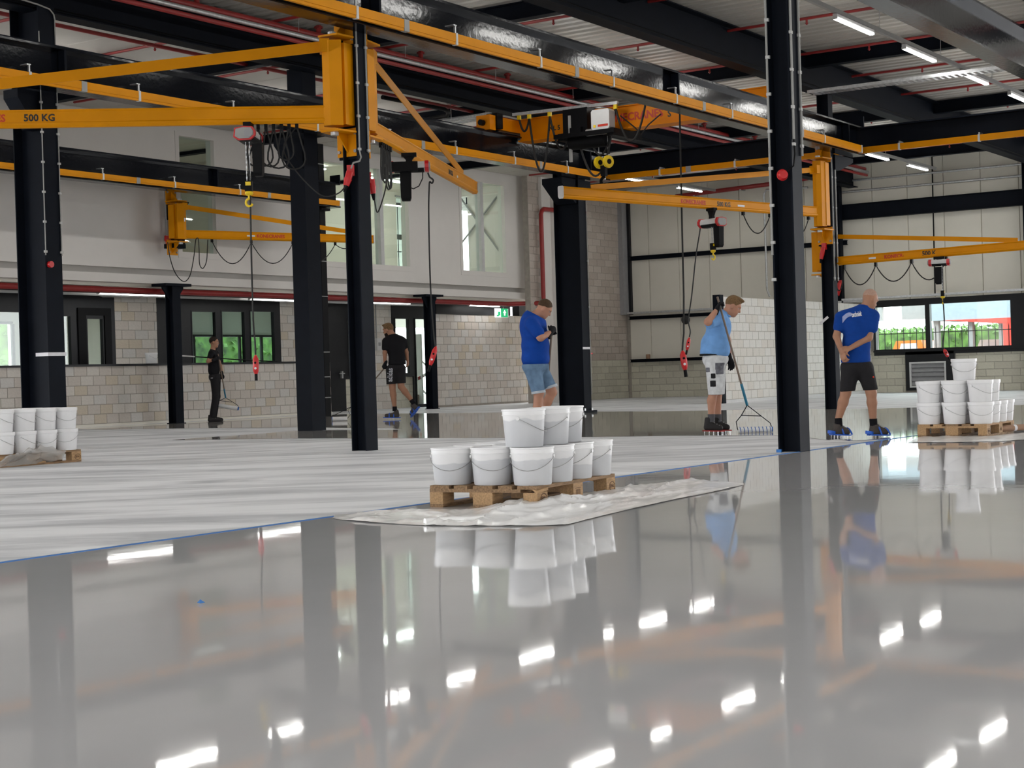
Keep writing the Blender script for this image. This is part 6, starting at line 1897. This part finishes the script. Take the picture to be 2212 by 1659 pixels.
g.cap(SL, P(258, 425, -.02), .072, .068, .04).cap(SR, P(598, 430, -.03), .074, .07, .04)
g.cut(P(420, 800, 0), nv((-.03, 0, -1))).cut(P(527, 196, 0), nv((.25, .1, 1)))
ts = g.build('t_shirt', M['shirt_blue'], p.t)
# pale print across the shoulders
a = P(388, 298, 0); b = P(492, 284, 0)
tx = text('techniek', .082, M['letter_white'], (0, 0, 0), (1, 0, 0), (0, 0, 1), None, name='print', depth=0.001)
me = tx.data
L0 = max(v.co.x for v in me.vertices)
dirv = (b - a) / np.linalg.norm(b - a); upw = np.array((-dirv[2], 0, dirv[0]))
ln = np.linalg.norm(b - a)
for v in me.vertices:
    q = a + dirv * (v.co.x / L0 * ln) + upw * v.co.z
    v.co = (q[0], on_back(g, q[0], q[2]) - .006 + v.co.y, q[2])
tx.parent = ts
bb = MB()
vs = []
for i in range(13):
    u = i / 12
    for j in range(5):
        q = P(292 + 92 * u, 322 - 45 * math.sin(u * 2.0) - 6, 0) + np.array((0, 0, -.075 * (1 - .45 * u) * j / 4))
        vs.append((q[0], on_back(g, q[0], q[2]) - .007, q[2]))
bb.add(vs, [(i * 5 + j, i * 5 + j + 1, i * 5 + j + 6, i * 5 + j + 5) for i in range(12) for j in range(4)])
bb.build('print_badge', mk('pale_print', (0.30, 0.34, 0.55), .8), ts)
g = Field((-.45, -.35, .3), (.45, .35, 1.1), .0105)
g.ell(P(435, 830, 0), (.172, .125, .10), k=.05)
g.cap(P(370, 870, 0), P(346, 1105, .0), .105, .088, .05).cap(P(525, 870, 0), P(594, 1108, .0), .105, .080, .05)
g.cut(P(345, 1100, 0), nv((.03, 0, -1))).cut(P(430, 790, 0), (0, 0, 1))
so = g.build('shorts', M['cloth_char'], p.t)
cc = P(612, 950, -.03)
MB().sphere((cc[0], on_back(g, cc[0], cc[2]) - .002, cc[2]), .012, 8).build('logo_dot', M['letter_red'], so)
for (an, heel, toe) in ((P(252, 1400, 0), P(195, 1552, -.03), P(372, 1556, .12)), (P(612, 1405, 0), P(585, 1552, -.03), P(770, 1552, .12))):
    MB().cyl(an + np.array((0.004, 0, -.08)), an + np.array((0, 0, .02)), .045, 14, .046).build('sock', M['sock'], p.t, 60)
    p.shoe(an + np.array((0, 0, -.06)), heel, toe, M['shoe_grey'], .085, .045)
    so = p.spikes(heel, toe, .045, M['sole_blue'], 6)
    d = nv(toe - heel); upv = np.array((0, 0, 1.0)); sd = nv(np.cross(d, upv))
    MB().cyl(heel - d * .02 + upv * .0, heel - d * .012 + upv * .035, .046, 14, .05).build('heel_cup', M['sole_blue'], so, 60)
    for k in (.12, .24):
        pts = [heel + d * (k - .03 * math.sin(th)) + sd * (.055 * math.cos(th)) + upv * (.095 - k * .16) * 1.35 * math.sin(th) for th in np.linspace(0, math.pi, 11)]
        MB().tube(pts, .011, 6).build('strap', M['sole_blue'], so, 60)

# ------------------------------------------------------------------ man in blue shirt and denim shorts, behind the nearest pallet
p = Person('man in royal blue t-shirt and denim shorts, looking down, behind the nearest buckets', (18.757, 12.101, 0), 1160, 943, 155.31, (1080, 630, 6.145))
P = p.P
f = Field((-.45, -.5, -.02), (.45, .5, 1.98), .0105)
p.head(f, P(590, 232, .0), (.80, .04, -.6), 1.03)
f.cap(P(452, 330, 0), P(545, 262, 0), .072, .066, .04)
f.cap(P(460, 440, 0), P(475, 880, 0), .11, .11, .04)
SN, EN, WN = P(415, 420, -.20), P(540, 608, -.27), P(672, 545, -.16)
SF, EF, WF = P(480, 420, .20), P(610, 610, .22), P(676, 560, .05)
f.cap(P(455, 430, 0), SN, .055, .05, .03).cap(SN, EN, .062, .055, .03).cap(EN, WN, .055, .034, .02)
f.cap(P(455, 430, 0), SF, .055, .05, .03).cap(SF, EF, .058, .048, .03).cap(EF, WF, .048, .032, .02)
kn, an = P(515, 1345, -.1), P(505, 1850, -.1)
cf = kn * .64 + an * .36 - np.array((.008, 0, 0))
f.cap(P(455, 1040, -.09), kn, .095, .074, .03).cap(kn, cf, .068, .068, .02).cap(cf, an, .066, .042, .02)
kn, an = P(690, 1335, .1), P(520, 1690, .1)
cf = kn * .62 + an * .38
f.cap(P(520, 1040, .09), kn, .095, .074, .03).cap(kn, cf, .066, .066, .02).cap(cf, an, .064, .042, .02)
f.build('body', M['skin'], p.t)
p.hair(M['hair_brown'], .065, -.01, 1.01)
p.eyes(M['letter_black'])
g = Field((-.45, -.45, .7), (.45, .45, 1.85), .0105)
g.ell(P(440, 470, 0), (.19, .20, .26), k=.06).ell(P(470, 720, 0), (.198, .20, .22), k=.06).ell(P(472, 890, 0), (.198, .195, .16), k=.06)
g.cap(P(430, 400, -.12), P(430, 400, .12), .075, .075, .06).cap(P(440, 350, 0), P(482, 305, 0), .085, .078, .04)
g.cap(SN, P(510, 545, -.25), .09, .083, .05).cap(SF, P(560, 540, .215), .09, .08, .05)
g.cut(P(470, 975, 0), nv((-.02, 0, -1))).cut(P(482, 312, 0), nv((.5, 0, .87)))
g.build('t_shirt', M['shirt_blue2'], p.t)
g = Field((-.45, -.4, .4), (.45, .4, 1.15), .0105)
g.ell(P(470, 990, 0), (.19, .185, .12), k=.05)
g.cap(P(440, 1030, -.09), P(513, 1350, -.105), .125, .09, .05).cap(P(520, 1030, .09), P(672, 1285, .1), .125, .092, .05)
ha, hb_ = nv(P(515, 1345, -.1) - P(440, 1030, -.09)), nv(P(690, 1335, .1) - P(520, 1020, .1))
g.d = np.maximum(g.d, -1)
g.cut(P(480, 960, 0), (0, 0, 1))
w_, X_ = g._win(g.lo - 1, g.lo + g.n * g.h + 1)
near_cut = ((X_ - P(513, 1345, -.1)) @ nv((ha[0] * .6, 0, -1))).astype(np.float32); far_cut = ((X_ - P(675, 1275, .1)) @ nv((hb_[0] * .7, 0, -1))).astype(np.float32)
g.d = np.maximum(g.d, np.where(X_[..., 1] < 0, near_cut, far_cut).astype(np.float32))
sh = g.build('denim_shorts', M['denim'], p.t)
for c, ax, r in ((P(513, 1345, -.1), nv((ha[0] * .6, 0, -1)), .095), (P(672, 1275, .1), nv((hb_[0] * .7, 0, -1)), .097)):
    MB().lathe([(r - .012, -.028), (r + .004, -.028), (r + .006, .006), (r - .012, .006)], c - ax * .002, 24, ax, True).build('turned_up_hem', M['denim_cuff'], sh, 60)
p.glove(WN, P(705, 500, -.13) - WN, (-.3, .9, .1), M['glove'], (60, 80), 1.1)
p.glove(WF, P(700, 520, .03) - WF, (-.2, -.9, .1), M['glove'], (60, 80), 1.1)
for an, heel, toe in ((P(505, 1850, -.1), P(455, 1915, -.1), P(640, 1915, -.13)), (P(520, 1690, .1), P(430, 1720, .1), P(560, 1860, .1))):
    MB().cyl(an + np.array((0, 0, -.05)), an + np.array((0, 0, .05)), .047, 14).build('sock', M['sock'], p.t, 60)
    p.shoe(an, heel, toe, M['boot'], .1)
    p.spikes(heel, toe, .03, M['sole_blue'])
W = p.W
top, bot = P(690, 485, -.06), P(600, 1700, .2)
bot[2] = max(bot[2], .25)
ra, rb = bot + (-.25, .05, 0), bot + (.25, .05, 0)
ra[2] = rb[2] = .05
roller('floor roller of the man in denim shorts, mostly hidden behind the buckets', [W(top), W(bot)], .85,
       [[W(bot), W(bot + (-.2, .02, -.1)), W(ra)], [W(bot), W(bot + (.2, .02, -.1)), W(rb)]], None, (W(ra), W(rb)), .04, striped=False)

# ------------------------------------------------------------------ bearded man walking away with a roller
p = Person('bearded man in black t-shirt and black sports shorts, walking away with a roller', (26.998, 20.972, 0), 855, 906, 101.67, (700, 680, 6.914))
P = p.P
f = Field((-.5, -.45, -.03), (.55, .45, 2.15), .0105)
p.head(f, P(958, 228, .02), (-.80, .42, -.22), 1.10)
f.cap(P(1035, 320, 0), P(985, 262, .01), .075, .066, .04)
f.cap(P(1070, 430, 0), P(1090, 780, 0), .12, .12, .05)
SL, EL, WL = P(918, 400, -.02), P(908, 570, -.06), P(912, 735, .0)
SR, ER, WR = P(1190, 400, .05), P(1228, 560, .08), P(1245, 690, .12)
f.cap(P(1050, 400, 0), SL, .055, .05, .03).cap(SL, EL, .055, .046, .03).cap(EL, WL, .047, .032, .02)
f.cap(P(1050, 400, 0), SR, .055, .05, .03).cap(SR, ER, .055, .046, .03).cap(ER, WR, .047, .032, .02)
p.glove(WR, P(1250, 770, .14) - WR, (-.5, .3, 0), None, (25, 35), 1.05, f=f, cuff=False)
for hp, kn, an in ((P(1010, 850, 0), P(1020, 1085, .0), P(1055, 1385, 0)), (P(1140, 850, .02), P(1150, 1070, .0), P(1312, 1285, -.06))):
    cf = kn * .64 + an * .36
    f.cap(hp, kn, .10, .07, .03).cap(kn, cf, .066, .068, .02).cap(cf, an, .066, .042, .02)
f.build('body', M['skin_tan'], p.t)
p.hair(M['hair_blond'], .07, -.02, 1.04, True)
p.beard(M['hair_dark'])
p.eyes(M['letter_black'])
g = Field((-.5, -.4, .75), (.5, .4, 2.0), .0105)
g.ell(P(1060, 460, 0), (.215, .15, .24), k=.06).ell(P(1090, 640, 0), (.18, .14, .24), k=.06).ell(P(1092, 730, 0), (.185, .145, .12), k=.06)
g.cap(P(965, 375, 0), P(1150, 375, .03), .085, .08, .06).cap(P(1040, 345, 0), P(1015, 305, 0), .09, .08, .04)
g.cap(SL, P(912, 500, -.045), .076, .070, .05).cap(SR, P(1208, 470, .065), .076, .070, .05)
g.cut(P(1090, 745, 0), nv((0, 0, -1))).cut(P(1020, 290, 0), nv((-.2, 0, 1)))

g.build('t_shirt', M['cloth_black'], p.t)
g = Field((-.5, -.4, .5), (.5, .4, 1.3), .0105)
g.ell(P(1085, 790, 0), (.18, .145, .12), k=.05)
g.cap(P(1010, 830, 0), P(1005, 1030, 0), .125, .105, .05).cap(P(1140, 830, .02), P(1155, 1045, .0), .115, .095, .05)
g.cut(P(1080, 1030, 0), nv((.04, 0, -1))).cut(P(1090, 735, 0), (0, 0, 1))
so = g.build('sports_shorts', M['cloth_char'], p.t)
tx = text('adidas', .155, M['letter_white'], (0, 0, 0), (0, 0, 1), (-1, 0, 0), None, name='print', depth=0.001)
L0 = max(v.co.z for v in tx.data.vertices)
a, b = P(985, 1000, 0), P(990, 800, 0)
ln = np.linalg.norm(b - a)
for v in tx.data.vertices:
    q = a + (b - a) * (v.co.z / L0) + np.array((v.co.x, 0, 0))
    v.co = (q[0], on_back(g, q[0], q[2]) - .007, q[2])
tx.parent = so
p.glove(WL, P(885, 820, .05) - WL, (.3, .9, -.2), M['glove'], (60, 80), 1.15)
for an, heel, toe in ((P(1055, 1390, 0), P(1118, 1530, .0), P(900, 1530, .08)), (P(1312, 1290, -.06), P(1405, 1385, -.1), P(1300, 1520, .02))):
    ax = nv(np.array((0, 0, 1.0)) if an[0] < .25 else P(1150, 1070, 0) - an)
    MB().cyl(an - ax * .07, an + ax * .03, .05, 14, .048).build('sock', M['sock'], p.t, 60)
    p.shoe(an - ax * .02, heel, toe, M['shoe_grey'], .1, .048)
    so = p.spikes(heel, toe, .03, M['sole_blue'], 5)
    d = nv(toe - heel); sd = nv(np.cross(d, ax))
    for k in (.1, .2):
        MB().tube([heel + d * k + sd * (.058 * math.cos(th)) + ax * (.085 * math.sin(th)) for th in np.linspace(0, math.pi, 11)], .012, 6).build('strap', M['sole_blue'], so, 60)
W = p.W
def Q(px, py, y): return P((px - 700) * 6.914, (py - 680) * 6.914, y)
ra, rb = Q(751, 903, .1), Q(719, 904.5, .1)
ra[2] = rb[2] = .05
ap = Q(760, 878, .12)
roller('long floor roller of the bearded man, its white sleeve left of the near column', [W(P(935, 760, .06)), W(ap)], .85,
       [[W(ap), W(Q(752, 886, .11)), W(Q(757, 896, .1)), W(ra)], [W(ap), W(Q(735, 891, .12)), W(Q(715, 900, .1)), W(rb)]], None, (W(ra), W(rb)), .045, striped=False)

# ------------------------------------------------------------------ smiling man in black by the low wall
p = Person('smiling man in black t-shirt and black trousers by the low wall, roller lifted', (26.931, 26.151, 0), 466, 911, 93.92, (420, 680, 6.914))
P = p.P
f = Field((-.42, -.45, -.02), (.42, .45, 2.02), .0105)
p.head(f, P(295, 412, -.01), (.97, -.16, -.04), 1.0)
f.cap(P(272, 540, 0), P(285, 470, 0), .064, .058, .04)
f.cap(P(280, 620, 0), P(300, 900, 0), .10, .10, .05)
SN, EN, WN = P(255, 580, -.18), P(208, 695, -.25), P(305, 662, -.26)
SF, EF, WF = P(320, 580, .17), P(385, 760, .2), P(410, 890, .1)
f.cap(P(280, 590, 0), SN, .05, .045, .03).cap(SN, EN, .05, .043, .03).cap(EN, WN, .044, .03, .02)
f.cap(P(280, 590, 0), SF, .05, .045, .03).cap(SF, EF, .048, .04, .03).cap(EF, WF, .04, .029, .02)
for hp, kn, an in ((P(300, 950, -.09), P(312, 1220, -.09), P(268, 1480, -.09)), (P(320, 950, .09), P(335, 1220, .09), P(290, 1480, .09))):
    f.cap(hp, kn, .08, .055, .03).cap(kn, an, .052, .038, .02)
f.build('body', M['skin_tan'], p.t)
p.hair(M['hair_dark'], .065, -.015, 1.03)
p.eyes(M['letter_black'])
C, fd, ud, sd, k = p.hd
MB().tube([C + fd * .094 - ud * (.064 - .012 * abs(q)) + sd * (.02 * q) for q in (-1, -.5, 0, .5, 1)], .004, 5).build('smile', M['letter_white'], p.t)
g = Field((-.42, -.4, .85), (.42, .4, 1.8), .0105)
g.ell(P(282, 660, 0), (.135, .175, .22), k=.06).ell(P(292, 820, 0), (.135, .165, .2), k=.06)
g.cap(P(275, 580, -.11), P(275, 580, .11), .065, .065, .06).cap(P(272, 560, 0), P(278, 530, 0), .075, .066, .04)
g.cap(SN, P(235, 638, -.213), .07, .066, .04).cap(SF, P(345, 655, .185), .07, .066, .04)
g.cut(P(295, 890, 0), (0, 0, -1)).cut(P(280, 522, 0), nv((.3, 0, 1)))
g.build('t_shirt', M['cloth_black'], p.t)
g = Field((-.42, -.4, -.02), (.42, .4, 1.15), .0105)
g.ell(P(305, 930, 0), (.14, .16, .13), k=.05)
for hp, kn, an in ((P(305, 960, -.085), P(315, 1220, -.09), P(270, 1520, -.09)), (P(325, 960, .085), P(338, 1220, .09), P(292, 1520, .09))):
    g.cap(hp, kn, .105, .075, .04).cap(kn, an, .073, .07, .03)
g.cut(P(270, 1530, 0), (0, 0, -1)).cut(P(305, 872, 0), (0, 0, 1))
tr = g.build('work_trousers', M['cloth_char'], p.t)
c = P(262, 945, -.175)
MB().box(c, (.05, .006, .02)).build('pocket_label', M['midgrey'], tr)
p.glove(WN, P(372, 622, -.22) - WN, (.2, .9, 0), M['glove'], (60, 80), 1.1)
p.glove(WF, P(428, 985, .06) - WF, (-.3, -.8, 0), M['glove'], (60, 80), 1.1)
for an, heel, toe in ((P(268, 1500, -.09), P(208, 1598, -.09), P(410, 1598, -.1)), (P(290, 1500, .09), P(245, 1590, .09), P(436, 1588, .07))):
    p.shoe(an, heel, toe, M['boot'], .11, .045)
    p.spikes(heel, toe, .028, M['boot'])
W = p.W
top, ap = P(352, 585, -.17), P(464, 1240, .06)
ra, rb = P(342, 1350, .12), P(645, 1402, .0)
roller('floor roller with white sleeve held off the floor by the smiling man', [W(top), W(ap)], .8,
       [[W(ap), W(P(378, 1280, .1)), W(P(335, 1310, .12)), W(ra)], [W(ap), W(P(555, 1295, .03)), W(P(640, 1352, .0)), W(P(662, 1392, .0)), W(rb)]],
       [W(P(380, 1282, .1)), W(P(556, 1306, .03))], (W(ra), W(rb)), .045, striped=False)
